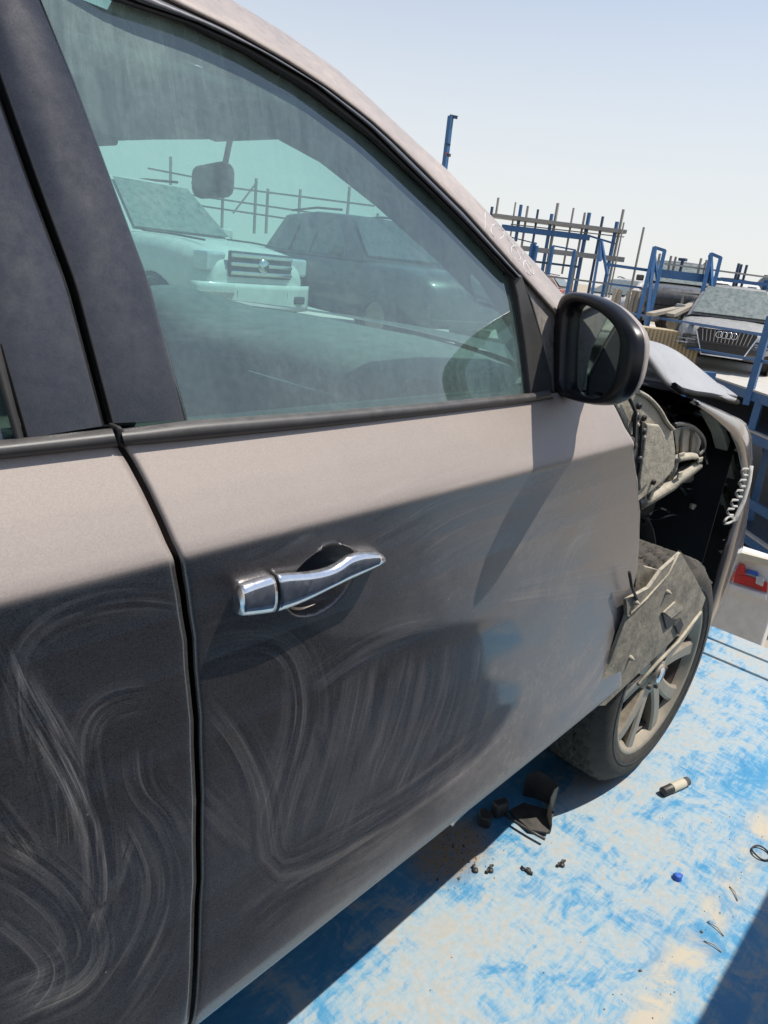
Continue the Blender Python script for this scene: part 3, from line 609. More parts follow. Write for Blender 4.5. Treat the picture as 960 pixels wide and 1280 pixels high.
# engine bay and wheel well behind, deep shade put into the near-black colour
mb = MB(); mb.grid([[(x, .50, z) for x in np.linspace(1.3, 3.0, 8)] for z in np.linspace(.15, 1.2, 6)])
mb.grid([[(x, y, 1.08-.05*(x-1.5)) for x in np.linspace(1.4, 2.9, 6)] for y in np.linspace(.36, 1.6, 5)])
mb.grid([[(2.92, y, z) for y in np.linspace(.2, 1.7, 5)] for z in np.linspace(.2, 1.12, 5)])
part(mb, 'engine_bay', M['dark_void'], solid=.01)
well = MB()
for (a, b) in ((1.60, .30),):
    rows = []
    for t in np.linspace(-.15, math.pi+.1, 26): rows.append([(WX-.05+.50*math.cos(t), y, .42+.48*math.sin(t)) for y in (.27, .38, .5)])
    well.grid(rows)
part(well, 'wheel_well', M['dark_void'], solid=.006)
part(MB().prism([aty(p, .42) for p in z5([(345, 135), (410, 148), (400, 250), (350, 250)])], (0, .2, 0)), 'fuse_box', M['black_plastic'], bevel=.01)
part(MB().prism([aty(p, .5) for p in z5([(190, 40), (420, 40), (520, 130), (540, 180), (500, 250), (395, 240), (330, 150)])], (0, .3, 0)), 'air_box', M['trim_dark'], bevel=.01)
part(MB().tube([aty(p, .40) for p in smooth_poly(z5([(540, 145), (580, 165), (560, 220), (540, 270)]), 12)], .014, 8), 'wiring_loom', M['primer'])
part(MB().tube([aty(p, .34) for p in smooth_poly(z5([(415, 565), (480, 555), (560, 575), (640, 600), (700, 660), (730, 740)]), 18)], .024, 10), 'crash_bar', M['grey_plastic'])
part(MB().tube([aty(p, .33) for p in smooth_poly(z5([(430, 580), (440, 630), (500, 690)]), 10)], .008, 6), 'washer_hose', M['trim_dark'])
part(MB().prism([aty(p, .30) for p in z5([(690, 655), (725, 640), (735, 720), (715, 735)])], (0, .03, 0)), 'bumper_mount', M['primer'], bevel=.005)
part(MB().box((2.35, .36, .83), (.5, .07, .10)), 'chassis_leg', M['dark_void'], bevel=.01)
part(MB().tube([(WX, .27, WZ+.02), (WX-.02, .40, 1.02)], .04, 12), 'strut', M['dark_void'])
# bonnet, lifted slightly, near edge pulled up from its shut line
hp_n = [(795, 424), (812, 446), (832, 476), (850, 489), (872, 492), (895, 494), (920, 499)]
hp_f = [(806, 424), (830, 430), (852, 442), (872, 458), (890, 473), (906, 486), (921, 498)]
hn, hf = smooth_poly(hp_n, 20, 1), smooth_poly(hp_f, 20, 1); hood = []
for t in np.linspace(0, 1, 8):
    row = []
    for i in range(20):
        y = .26+.10*(i/19)+t*.55*(1-(i/19))**.7+.012*t
        row.append(aty(hn[i]*(1-t)+hf[i]*t, y))
    hood.append(row)
hd = MB().grid(hood)
far = hood[-1]; hd.grid([[p for p in far], [p+np.array([.10, .5, -.01]) for p in far], [np.array([p[0]*.9+.3, 1.6, p[2]-.04]) for p in far]])
bonnet = part(hd, 'bonnet', M['white_paint'], solid=.012, soff=-1)
M['bonnet'] = paint_node('bonnet_dusty_silver', (.24, .24, .25), (.46, .455, .445), 0, .35, .7); bonnet.data.materials[0] = M['bonnet']
part(MB().tube([aty(p, .30+.1*i/6) for i, p in enumerate(z5([(395, 10), (440, 40), (520, 60), (620, 72), (700, 90), (775, 108)]))], .012, 6), 'bonnet_lip', M['dark_void'])
# bumper corner
bo = resample([(866, 500), (900, 514), (930, 528), (938, 545), (939, 575), (934, 640), (926, 692), (908, 742), (892, 776), (882, 800)], 40)
bi = resample([(868, 503), (892, 520), (912, 538), (922, 560), (928, 590), (922, 640), (908, 680), (898, 715), (888, 752), (876, 796)], 40)
by = lambda i: .13+.05*(1-i/39)
rows = [[aty(bi[i], by(i)+.05) for i in range(40)], [aty(bi[i], by(i)) for i in range(40)], [aty(bi[i]*.5+bo[i]*.5, by(i)+.01) for i in range(40)], [aty(bo[i]*.85+bi[i]*.15, by(i)+.05) for i in range(40)], [aty(bo[i], by(i)+.10) for i in range(40)],
        ]
bumper = part(MB().grid(rows), 'front_bumper', M['paint_low'], solid=.006)
part(MB().grid([rows[-1], [p+np.array([.10, .12, 0]) for p in rows[-1]], [p+np.array([.22, .85, 0]) for p in rows[-1]]]), 'bumper_face', M['dark_void'], bumper)  # inner side of the bumper, its shade painted near black
bumper['label'] = 'front bumper corner left standing beside the open wheel well'
br = resample([(938, 582), (935, 604), (928, 628), (918, 650), (906, 655)], 14)
part(MB().grid([[aty(p+np.array([-3, 0]), .125) for p in br], [aty(p+np.array([2, 0]), .125) for p in br]]), 'bumper_bracket', M['bracket_grey'], bumper, solid=.006)
for (x, y) in ((933, 590), (930, 604), (926, 617), (920, 629), (915, 640)):
    q = [(x+2, y-4), (x-4, y-4), (x-6, y), (x-4, y+4), (x+1, y+4)]; part(MB().tube([aty(p, .123) for p in q], .005, 6), 'bracket_hook', M['bracket_grey'], bumper)
part(MB().tube([aty(p, .122) for p in smooth_poly([(905, 652), (910, 645), (917, 646), (914, 653), (906, 655)], 10)], .005, 6), 'bracket_hook', M['bracket_grey'], bumper)
part(MB().prism([aty(p, .22) for p in [(890, 515), (905, 528), (915, 555), (922, 590), (918, 600), (905, 545)]], (0, .05, 0)), 'headlamp_rim', M['primer'], bumper, bevel=.005)

# the rest of the shell: roof, screens, far side, floor
roofz = 1.905
rows = []
for x in np.linspace(-1.6, .75, 14):
    zc = roofz-.05*((x+.3)/1.2)**2; rows.append([(x, y, zc-.10*abs((y-.95)/.75)**3) for y in np.linspace(.26, 1.64, 11)])
part(MB().grid(rows), 'roof', M['paint'])
rows = [[(min(x, 1.11-.36*abs((y-.95)/.72)**2), y, z_-.03-.10*abs((y-.95)/.75)**3) for y in np.linspace(.24, 1.66, 11)] for x, z_ in [(-1.6, 1.83), (-.6, 1.85), (.3, 1.85), (.7, 1.845), (.95, 1.845), (1.12, 1.845)]]
part(MB().grid(rows), 'headliner', M['headliner'])
top = [(1.14-.36*abs((y-.95)/.72)**2, y, 1.85-.10*abs((y-.95)/.72)**2) for y in np.linspace(.22, 1.68, 12)]
bot = [(1.62-.36*abs((y-.95)/.8)**2, y, 1.405) for y in np.linspace(.15, 1.75, 12)]
part(MB().grid([[tuple(np.array(a)*(1-t)+np.array(b)*t+np.array([.02, 0, .02])*math.sin(t*math.pi)) for a, b in zip(top, bot)] for t in np.linspace(0, 1, 8)]), 'windscreen', M['glass_clear'], recalc=False)
part(MB().grid([[tuple(np.array(a)+[.0, 0, .012]) for a in top], [(a[0]-.40, a[1], a[2]+.01) for a in top]]), 'roof_header', M['paint'], solid=.01)
def tray(P, y0, off): return [(p[0], y0, p[1]) for p in P]
for y0, nm in ((.58, 'sun_visor'), (1.32, 'sun_visor')):
    part(MB().box((.84, y0, 1.785), (.15, .34, .02), ((.99, 0, -.1), (0, 1, 0), (.1, 0, .99))), nm, M['trim_dark'], bevel=.012)
tp = [og(p, .07) for p in [(350, 90), (440, 160), (520, 235), (585, 300), (640, 360), (662, 440)]]
ip = [og(p, .20) for p in [(330, 165), (400, 203), (470, 258), (545, 325), (600, 380), (655, 470)]]
part(MB().grid([tp, ip]), 'pillar_trim', M['headliner'], solid=.01)
# interior mirror
c = np.array([1.05, .97, 1.715]); part(MB().box(c, (.05, .22, .075), ((.95, -.3, 0), (.3, .95, 0), (0, 0, 1))), 'cabin_mirror', M['black_plastic'], bevel=.022, seg=3)
part(MB().tube([c+np.array([.03, 0, .02]), c+np.array([.05, 0, .11])], .007, 8), 'mirror_stalk', M['black_plastic'])
# dashboard
dp = [(1.60, 1.39), (1.40, 1.402), (1.22, 1.40), (1.10, 1.385), (1.05, 1.355), (1.045, 1.31), (1.08, 1.25), (1.10, 1.12), (1.16, .95), (1.5, .90)]
rows = []
for y in np.linspace(.16, 1.74, 20):
    hump = .05*math.exp(-((y-1.38)/.2)**4); rows.append([(x-.03*math.exp(-((y-.95)/.16)**4), y, z+(hump if i in (2, 3, 4) else 0)-.02*abs((y-.95)/.8)**2) for i, (x, z) in enumerate(dp)])
dash = part(MB().grid(rows), 'dashboard', M['dash_top'], recalc=True)
part(MB().box((1.035, .93, 1.25), (.03, .26, .17)), 'centre_screen', M['black_plastic'], dash, bevel=.01)
part(MB().grid([[(1.035, y, z) for y in np.linspace(.18, .76, 4)] for z in (1.06, 1.15, 1.24)]), 'glove_box', M['trim_dark'], dash, solid=.01)
part(MB().tube([(1.043, y, 1.30) for y in np.linspace(.18, 1.1, 6)], .006, 6), 'dash_strip', M['chrome'], dash)
part(MB().lathe([(.03, -.004), (.036, -.008), (.045, -.004), (.047, .01)], 24, (1.045, .26, 1.335), (1, 0, 0), (0, 1, 0), (0, 0, 1)), 'air_vent', M['black_plastic'], dash)
part(MB().tube([np.array([.80, 1.38, 1.27])+.19*np.array([-.35*math.sin(t), math.cos(t), .94*math.sin(t)]) for t in np.linspace(0, 2*math.pi, 36, endpoint=False)], .016, 8, closed=True), 'steering_wheel', M['trim_dark'])
part(MB().box((.9, .95, 1.0), (.5, .22, .3)), 'centre_console', M['trim_dark'], bevel=.03)
for y in (.55, 1.38):
    s_ = part(MB().box((.55, y, .92), (.56, .5, .16)), 'seat', M['trim_dark'], bevel=.05, seg=3)
    part(MB().box((.24, y, 1.25), (.14, .48, .62), ((.97, 0, .24), (0, 1, 0), (-.24, 0, .97))), 'backrest', M['trim_dark'], s_, bevel=.05, seg=3)
    part(MB().box((.15, y, 1.63), (.09, .26, .17)), 'headrest', M['trim_dark'], s_, bevel=.04, seg=3)
part(MB().grid([[(x, y, .6) for x in (-1.8, 1.4)] for y in (.12, 1.78)]), 'floor_pan', M['trim_dark'], solid=.02)
part(MB().grid([[(x, .12, z) for x in (-.8, .35, 1.2)] for z in (.6, 1.0, 1.385)]), 'door_card', M['trim_dark'], front_door, solid=.01)
part(MB().box((.75, .155, 1.18), (.75, .08, .06)), 'armrest', M['trim_dark'], front_door, bevel=.02)
# far side
fs = MB(); zl = [.52, .6, .9, 1.2, 1.28, 1.395]
fs.grid([[(x, 1.9-np.interp(z, PZ, PY), z) for x in np.linspace(-.8, 1.75, 8)] for z in zl])
part(fs, 'far_doors', M['paint'], solid=.01)
part(MB().box((.45, 1.79, 1.36), (2.3, .06, .07)), 'far_door_sill', M['trim_light'], bevel=.02)
fy = lambda z: 1.84-.33*(z-1.4)
def fbar(a, b, w, nm='far_pillar', m='headliner'): part(MB().bar((a[0], fy(a[1]), a[1]), (b[0], fy(b[1]), b[1]), w, .05), nm, M[m], bevel=.01)
fbar((.30, 1.40), (.24, 1.78), .10); fbar((-.75, 1.40), (-.7, 1.78), .12); fbar((1.34, 1.40), (.80, 1.735), .065); fbar((.82, 1.74), (.3, 1.80), .06, 'far_roof_rail'); fbar((.3, 1.80), (-1.6, 1.79), .06, 'far_roof_rail')
part(MB().add([(1.28, fy(1.4), 1.4), (.78, fy(1.73), 1.73), (.3, fy(1.78), 1.78), (.35, fy(1.4), 1.4)], [(0, 1, 2, 3)]), 'far_window', M['glass_clear'], recalc=False)
part(MB().add([(.25, fy(1.4), 1.4), (.2, fy(1.78), 1.78), (-.68, fy(1.78), 1.78), (-.72, fy(1.4), 1.4)], [(0, 1, 2, 3)]), 'far_window', M['glass_clear'], recalc=False)
# tail end
tb = MB()
for sgn, ym in ((1, 0.0), (-1, 1.9)):
    tb.grid([[(x, ym+sgn*(np.interp(z, PZ, PY)+.05*max(0, (-.8-x))**2), z) for x in np.linspace(-2.0, -.76, 8)] for z in zl])
tb.grid([[(-2.0-.15*math.sin(math.pi*(z-.4)/1.2), y, z) for y in np.linspace(.12, 1.78, 6)] for z in (.42, .7, 1.0, 1.3, 1.4)])
part(tb, 'rear_quarter', M['paint'], solid=.008)
part(MB().add([(-2.0, .12, 1.4), (-2.0, 1.78, 1.4), (-1.6, 1.64, 1.8), (-1.6, .26, 1.8)], [(0, 1, 2, 3)]), 'rear_screen', M['glass'], recalc=False)
part(MB().grid([[(-.9, .16, 1.4), (-2.0, .12, 1.4)], [(-.9, .25, 1.8), (-1.6, .26, 1.8)]]), 'quarter_window', M['gloss_black'])
fw = MB(); fw.grid([[(x, 1.86, z) for x in (1.75, 2.3, 2.9)] for z in (.75, 1.0, 1.2)]); part(fw, 'far_wing', M['paint'], solid=.01)
part(MB().grid([[(1.30+.32*(1-((y-.95)/.8)**2), y, 1.40), (1.56+.32*(1-((y-.95)/.8)**2), y, 1.385)] for y in np.linspace(.25, 1.75, 10)]), 'cowl', M['black_plastic'])

# more torn and loose pieces in the open front corner
rw = random.Random(11)
wires = [([(790, 505), (812, 520), (838, 512), (850, 540), (846, 566)], .36, .004, 'rubber'), ([(842, 520), (862, 512), (884, 530), (896, 552), (900, 580)], .38, .005, 'rubber'), ([(836, 508), (858, 498), (878, 508), (890, 522)], .42, .006, 'trim_dark'), ([(800, 640), (815, 652), (846, 640), (868, 655), (880, 690)], .32, .004, 'trim_dark'),
         ([(868, 560), (884, 572), (886, 600), (874, 622)], .30, .004, 'primer'), ([(845, 600), (856, 612), (874, 610), (892, 628)], .31, .0035, 'rubber'), ([(805, 655), (812, 640), (826, 634), (836, 640)], .28, .004, 'rubber')]
for pts, y, r, m in wires: part(MB().tube([aty(p, y+.03*math.sin(i*.9)) for i, p in enumerate(smooth_poly(pts, 18))], r, 6), 'loose_wire', M[m])
for k in range(16):                                   # torn lip of the bumper, each tooth bent its own way
    t = k/15; i = int(t*26); c0_ = np.array(bi[i]); y0_ = by(i)+.004
    a = c0_+np.array([-rw.uniform(2, 7), rw.uniform(-3, 3)]); b = c0_+np.array([rw.uniform(1, 3), -3.5]); c = c0_+np.array([rw.uniform(0, 3), 3.5])
    part(MB().prism([aty(a, y0_+rw.uniform(0, .05)), aty(b, y0_), aty(c, y0_)], (.004, .006, 0)), 'torn_tooth', M['primer'] if k % 3 == 0 else M['black_plastic'], bumper)
for (cx_, cy_, r_, m) in ((884, 512, .018, 'primer'), (872, 506, .012, 'chrome'), (893, 630, .008, 'lamp_clear'), (886, 612, .004, 'chrome'), (868, 635, .007, 'primer'), (905, 606, .006, 'lamp_clear')):
    q = [(cx_+rw.uniform(2, 6)*math.cos(a), cy_+rw.uniform(2, 6)*math.sin(a)) for a in (0, 1.2, 2.5, 4.0, 5.1)]
    part(MB().prism([aty(p, .29+rw.uniform(-.02, .02)) for p in q], (.005, .012, 0)), 'lamp_shard', M[m])
hb_ = [(868, 516), (884, 520), (898, 536), (906, 560), (908, 590), (896, 600), (884, 570), (872, 540)]
part(MB().grid([[aty(p, .28) for p in resample(hb_, 14)], [aty(p*.9+np.array([880, 560])*.1, .34) for p in resample(hb_, 14)], [aty(p*.6+np.array([880, 560])*.4, .44) for p in resample(hb_, 14)]]), 'headlamp_shell', M['black_plastic'], solid=.006)
for p in ((800, 508), (806, 523), (812, 540), (803, 560), (806, 590), (818, 603)):
    part(MB().lathe([(.004, -.002), (.007, -.003), (.009, 0), (.009, .006)], 12, aty(p, .152), (0, 1, 0), (1, 0, 0), (0, 0, 1)), 'apron_hole', M['rubber'], apron)
part(MB().tube([aty(p, .155) for p in smooth_poly([(798, 490), (812, 497), (826, 513), (833, 528), (842, 537)], 16)], .006, 6), 'apron_fold', M['primer'], apron)
for k in range(9):
    p = (805+k*4.2+rw.uniform(-1, 1), 618-k*4.0+rw.uniform(-2, 2)); q = (p[0]+rw.uniform(2, 5), p[1]+rw.uniform(3, 8))
    part(MB().prism([aty(p, .187), aty((q[0], p[1]), .186), aty(q, .20), aty((p[0], q[1]), .20)], (0, .008, 0)), 'bent_tab', M['primer'], apron, bevel=.002)

# ------------------------------------------------------------------ things lying on the deck
d0 = atz((655, 1040), 0)
deb = empty('broken_bracket', tuple(d0)); tag(deb, 'broken black plastic bracket lying in the shade beside the front wheel', 'broken part')
z7 = lambda pts: [(580+x/5.333, 960+y/5.333) for x, y in pts]
def gnd(p, z=0.0): return atz(p, z)
B = lambda mb, nm, m, **kw: mb.build(nm, M[m], deb, org=tuple(d0), **kw)
B(MB().loft([[gnd(a)+np.array([0, 0, h*(1 if k else 0)+.002]) for k, h in ((0, 0), (1, hh))]+[gnd(a)+np.array([.006, .004, hh]), gnd(a)+np.array([.006, .004, .002])] for a, hh in zip(z7([(575, 440), (560, 400), (545, 350), (570, 300), (600, 262)]), (.03, .06, .085, .09, .08))], True, True, False), 'bracket_wall', 'grey_plastic')
B(MB().loft([[gnd(a)+np.array([0, 0, .002]), gnd(a)+np.array([0, 0, hh]), gnd(a)+np.array([.004, .006, hh]), gnd(a)+np.array([.004, .006, .002])] for a, hh in zip(z7([(600, 262), (540, 235), (470, 205), (395, 190)]), (.08, .10, .11, .08))], True, True, False), 'bracket_back', 'black_plastic')
B(MB().prism([gnd(a, .01) for a in z7([(395, 240), (600, 300), (560, 440), (440, 420), (340, 330), (300, 290)])], (0, 0, .006)), 'bracket_floor', 'black_plastic')
B(MB().prism([gnd(a, .0) for a in z7([(170, 300), (260, 270), (290, 320), (210, 345)])], (0, 0, .05)), 'bracket_block', 'black_plastic', bevel=.006)
B(MB().prism([gnd(a, .0) for a in z7([(90, 330), (130, 320), (185, 370), (165, 410), (100, 390)])], (0, 0, .035)), 'bracket_tab', 'black_plastic', bevel=.004)
B(MB().tube([gnd(a, .02) for a in z7([(270, 310), (360, 370), (450, 425), (540, 475)])], .005, 6), 'bracket_rod', 'black_plastic')
for p, lb, sc in (((594, 1089), 'leftmost thin black push clip of the row of clips on the deck', 1), ((613, 1089), 'second black push clip from the left in the row on the deck', 2), ((660, 1089), 'black plastic clip with two lobes lying right of the middle of the row', 2), ((702, 1082), 'rightmost black clip of the row lying on pale blue deck paint', 2)):
    q = gnd(p); e = empty('push_clip', tuple(q), random.random()*3); tag(e, lb, 'clip', 'broken clips on the deck')
    MB().lathe([(0, .008), (.008, .007), (.009, .001), (0, .0)], 10, (0, 0, 0), (0, 0, 1), (1, 0, 0), (0, 1, 0)).build('clip_head', M['black_plastic'], e)
    MB().tube([(0, 0, .006), (.013, .003, .007), (.02*(1 if sc > 1 else .9), -.004, .004)], .0035, 6).build('clip_stem', M['black_plastic'], e)
    if sc > 1: MB().box((-.008, .008, .005), (.012, .006, .008)).build('clip_wing', M['black_plastic'], e)
a, b = gnd((828, 990), .015), gnd((860, 976), .015); d_ = (b-a)/np.linalg.norm(b-a); L_ = np.linalg.norm(b-a)
cyl = empty('damper_sleeve', tuple((a+b)/2-np.array([0, 0, .015]))); tag(cyl, 'small black cylinder with a cream paper band lying near the wheel', 'cylinder')
e2 = np.cross(d_, [0, 0, 1.]); oc = tuple((a+b)/2-np.array([0, 0, .015]))
MB().lathe([(0, 0), (.012, 0), (.015, .003), (.015, L_-.003), (.012, L_), (0, L_)], 24, a, d_, (0, 0, 1), e2).build('tube', M['black_plastic'], cyl, org=oc)
MB().lathe([(.0156, L_*.34), (.0159, L_*.36), (.0159, L_*.80), (.0156, L_*.82)], 24, a, d_, (0, 0, 1), e2).build('paper_band', M['cream'], cyl, org=oc)
c_ = gnd((952, 1066), .006); mb = MB().tube([c_+np.array([.027*math.cos(t), .027*math.sin(t), .002*math.sin(3*t)]) for t in np.linspace(0, 2*math.pi, 30, endpoint=False)], .0028, 6, closed=True)
tag(mb.build('rubber_ring', M['rubber']), 'thin black rubber ring lying at the dirty strip by the right edge', 'ring')
c_ = gnd((846, 1098)); mb = MB().lathe([(0, .014), (.009, .014), (.013, .008), (.014, .0)], 8, c_, (0, 0, 1), (1, 0, 0), (0, 1, 0)); mb.box(c_+np.array([.012, -.004, .004]), (.016, .012, .008))
tag(mb.build('blue_cap', M['tape_blue'], bevel=.001), 'small blue plastic cap lying alone on the worn deck', 'cap')
gr = MB()
for k in range(330):
    p = np.array([rng.uniform(.7, 3.4), rng.uniform(-.55, .32), 0]);
    if k < 170: p = np.array([1.45+rng.normal(0, .10), .22+rng.normal(0, .05), 0])
    elif k < 270: p = np.array([rng.uniform(1.2, 3.2), -.38+rng.normal(0, .04), 0])
    s = rng.uniform(.0005, .0017) if k % 40 else .0035; gr.box(p+[0, 0, s*.4], (s*2, s*1.4, s), (lambda t: ((math.cos(t), math.sin(t), 0), (-math.sin(t), math.cos(t), 0), (0, 0, 1)))(rng.uniform(0, 3)))
M['grit'] = plain('brown_grit', (.13, .10, .07), .9); tag(gr.build('grit', M['grit']), 'brown grit scattered over the blue deck', None, None, 'stuff')
tw = MB()
for p, q in (((884, 1152), (905, 1170)), ((880, 1176), (902, 1190)), ((912, 1108), (922, 1126))): tw.tube([gnd(p, .002), gnd(((p[0]+q[0])/2+2, (p[1]+q[1])/2-2), .006), gnd(q, .002)], .0016, 5)
tag(tw.build('straw', M['plank']), 'thin brown straws on the dirty strip of the deck', None, None, 'stuff')
# unseen tall box added beside the truck for the light: only its shadow and reflection reach the picture
sb = empty('unseen_box', (.5, -1.275, 0)); tag(sb, 'added unseen locker beside the truck, its square shadow at the lower right corner', 'blocker')
MB().box((.29, 0, -.52), (3.6, .66, 3.98)).build('box_body', M['blue_dark'], sb, bevel=.01)
for k in range(5): MB().box((-1.10+.695*k, .335, .2), (.66, .02, 2.4)).build('box_panel', M['blue_dark'], sb, bevel=.004)

# ------------------------------------------------------------------ background: racks, parked cars
def far_paint(name, c, dust=.45, metal=.3): return plain(name, c, .35, metal, dust, (.44, .41, .36), 4, coat=.6)
CP = {k: far_paint(k, c, d, m) for k, c, d, m in (('steel_dusty', (.20, .21, .22), .45, .4), ('silver_dusty', (.33, .34, .36), .55, .5), ('white_dusty', (.72, .72, .70), .35, 0), ('black_dusty', (.012, .013, .016), .18, .2), ('navy_dusty', (.02, .03, .06), .25, .3), ('red_dusty', (.13, .02, .02), .4, .2), ('grey_dusty', (.12, .12, .125), .4, .5), ('charcoal_dusty', (.012, .014, .017), .06, .2))}
def make_car(label, paint, loc, az, W=1.88, L=4.6, H=1.65, belt=1.02, hood=.98, kind='suv', cat='car', group='cars parked on the racks', detail=1):
    e = empty('parked_car', loc, az); tag(e, label, cat, group)
    h = L/2; pm = CP[paint]
    st = [(-h, .55, .95, .80), (-h+.10, .40, belt-.02, .93), (-h+.5, .33, belt, 1.0), (-.3, .30, belt, 1.0), (h-1.75, .30, belt-.01, 1.0), (h-1.45, .30, hood+.03, .995), (h-.7, .32, hood, .97), (h-.22, .34, hood-.07, .90), (h-.04, .42, hood-.20, .80), (h, .50, hood-.32, .74)]
    rings = []
    for x, zb, zt, k in st:
        w = W/2*k; m = (zb+zt)/2
        rings.append([(x, s_*w*a, z) for s_, seq in ((1, ((.80, zb), (.96, zb+.08), (1., m), (.985, zt-.16), (.94, zt-.05), (.80, zt-.005), (.4, zt+.02))), (-1, ((.4, zt+.02), (.80, zt-.005), (.94, zt-.05), (.985, zt-.16), (1., m), (.96, zb+.08), (.80, zb)))) for a, z in seq])
    body = MB().loft(rings, True, True, True).build('body', pm, e)
    # upper part of the cabin
    xc, xh = h-1.50, h-2.30; xr, xb = (-h+.55, -h+.12) if kind != 'sedan' else (-h+1.5, -h+.75)
    wb, wr = W/2*.90, W/2*.70
    gs = [(xc, belt-.02, belt+.0, 1), (xh, belt-.02, H-.05, 0), ((xh+xr)/2, belt-.02, H, 0), (xr, belt-.02, H-.06, 0), (xb, belt-.02, belt+.01, 1)]
    rings = []
    for x, z0, z1, flat in gs:
        q = wb*.985 if flat else wr; rings.append([(x, -wb, z0), (x, -q*1.0, z1-.03), (x, -q*.9, z1), (x, 0, z1+.025*(1-flat)), (x, q*.9, z1), (x, q*1.0, z1-.03), (x, wb, z0)])
    MB().loft(rings, False, False, True).build('roof', pm, e)
    lerp = lambda a, b, t: tuple(np.array(a)*(1-t)+np.array(b)*t)
    gm = M['glass_dark'] if paint in ('charcoal_dusty', 'navy_dusty', 'grey_dusty') else M['car_glass']
    def pane(c4, nm, lift):
        mb = MB(); P_ = [np.array(p)+np.array(lift) for p in c4]; mb.add(P_, [(0, 1, 2, 3)]); return mb.build(nm, gm, e, solid=.008)
    pane([(xc-.03, -wb*.88, belt+.035), (xc-.03, wb*.88, belt+.035), (xh+.05, wr*.88, H-.075), (xh+.05, -wr*.88, H-.075)], 'windscreen', (.025, 0, .022))
    pane([(xb+.03, wb*.84, belt+.06), (xb+.03, -wb*.84, belt+.06), (xr-.03, -wr*.84, H-.11), (xr-.03, wr*.84, H-.11)], 'rear_window', (-.03, 0, .02))
    for s_ in (1, -1):
        yb, yt = s_*(wb+.004), s_*(wr+.012)
        def sp(x, t): return (x, yb*(1-t)+yt*t, belt+.02+(H-.12-belt-.02)*t)
        for x0, x1, x2, x3 in ((xc-.42, xh-.62, xh-.58, xh-.10), (xh-.70, (xh+xr)/2-.35, (xh+xr)/2-.25, xh-.66), ((xh+xr)/2-.45, xr+.02, xr+.12, (xh+xr)/2-.35)):
            MB().add([sp(x0, 0), sp(x1, 0), sp(x2, 1), sp(x3, 1)], [(0, 1, 2, 3)]).build('side_window', M['glass_dark'], e, solid=.012, soff=0)
        for xw in (h-.92, -h+.95):
            wl = MB().lathe([(.05, -.02), (.22, -.01), (.24, .0), (.30, .02), (.355, .015), (.37, -.03), (.37, -.2)], 28, (xw, s_*(W/2-.0), .37), (0, s_, 0), (1, 0, 0), (0, 0, 1)).build('tyre', M['tyre_far'], e)
            MB().lathe([(0, .0), (.05, .012), (.20, .016), (.225, .012), (.235, .0)], 20, (xw, s_*(W/2+.0), .37), (0, s_, 0), (1, 0, 0), (0, 0, 1)).build('rim', M['alloy'], wl)
            MB().lathe([(.37, .004), (.43, .006), (.44, -.03)], 28, (xw, s_*(W/2-.02), .38), (0, s_, 0), (1, 0, 0), (0, 0, 1)).build('wheel_arch', M['black_plastic'], e)
        MB().box((xc-.40, s_*(W/2+.08), belt+.10), (.12, .20, .15)).build('door_mirror', pm, e, bevel=.03)
        lamp = MB().loft([[(h-.05-.10*t, s_*(.40+.36*t)*W/1.88, hood-.24+.03*t), (h-.02-.13*t, s_*(.40+.37*t)*W/1.88, hood-.33+.04*t), (h-.2, s_*(.40+.34*t)*W/1.88, hood-.33), (h-.25, s_*(.4+.33*t)*W/1.88, hood-.2)] for t in np.linspace(0, 1, 5)], True, True, False).build('headlight', M['lamp_clear'], e)
        MB().box((h-.06, s_*.62*W/1.88, .58), (.10, .30, .13)).build('fog_slot', M['black_plastic'], e, bevel=.02)
        MB().box((-h+.06, s_*.74*W/1.88, belt-.14), (.14, .26, .17)).build('tail_light', M['lamp_red'], e, bevel=.03)
    if detail:
        MB().box((h-.04, 0, .44), (.12, 1.3*W/1.88, .10)).build('lower_grille', M['black_plastic'], e, bevel=.02)
        MB().tube([(h-.13-.10*(y/.75)**2, y*W/1.88, hood-.155-.02*(y/.8)**2) for y in np.linspace(-.78, .78, 15)], .014, 6).build('bonnet_gap', M['rubber'], e)
        MB().box((-h-.01, 0, .72), (.03, .5, .13)).build('plate_recess', M['black_plastic'], e)
        for s_ in (1, -1): MB().tube([(xh-.2, s_*wr*.93, H+.03), ((xh+xr)/2, s_*wr*.95, H+.05), (xr+.1, s_*wr*.93, H+.0)], .018, 6).build('roof_bar', M['black_plastic'], e)
    return e, h
def stand(px, depth, z): q = atd(px, depth); return np.array([q[0], q[1], z])
def front_at(px, depth, z, az, L): q = stand(px, depth, z); return tuple(q-np.array([math.cos(az), math.sin(az), 0])*L/2)

# silver SUV on the near platform, nose towards us
PLZ = .20
az_ = math.radians(198.5)
sv, hh = make_car('silver grey car with a big upright chrome grille of four rings, on the blue rack', 'steel_dusty', front_at((908, 420), 13.6, PLZ, az_, 4.6), az_, 1.9, 4.6, 1.62, belt=.97, hood=.90)
go = lambda pts, x: [(x-.02*(abs(y)/.55)**2, y, z) for y, z in pts]
gf = [(-.50, .80), (.50, .80), (.54, .72), (.37, .30), (-.37, .30), (-.54, .72)]
q = [np.array(p) for p in go(gf, hh+.055)]
MB().add([p-np.array([.012, 0, 0]) for p in q], [tuple(range(6))]).build('grille_back', M['rubber'], sv, solid=.02)
gfr = MB().tube(q, .020, 6, closed=True).build('grille_frame', M['chrome'], sv)
for y in np.linspace(-.44, .44, 13): MB().bar((hh+.06, y, .77), (hh+.06, y*.90, .55), .018).build('grille_slat', M['grey_steel'], gfr)
MB().box((hh+.05, 0, .54), (.04, .90, .03)).build('grille_bar', M['black_plastic'], gfr)
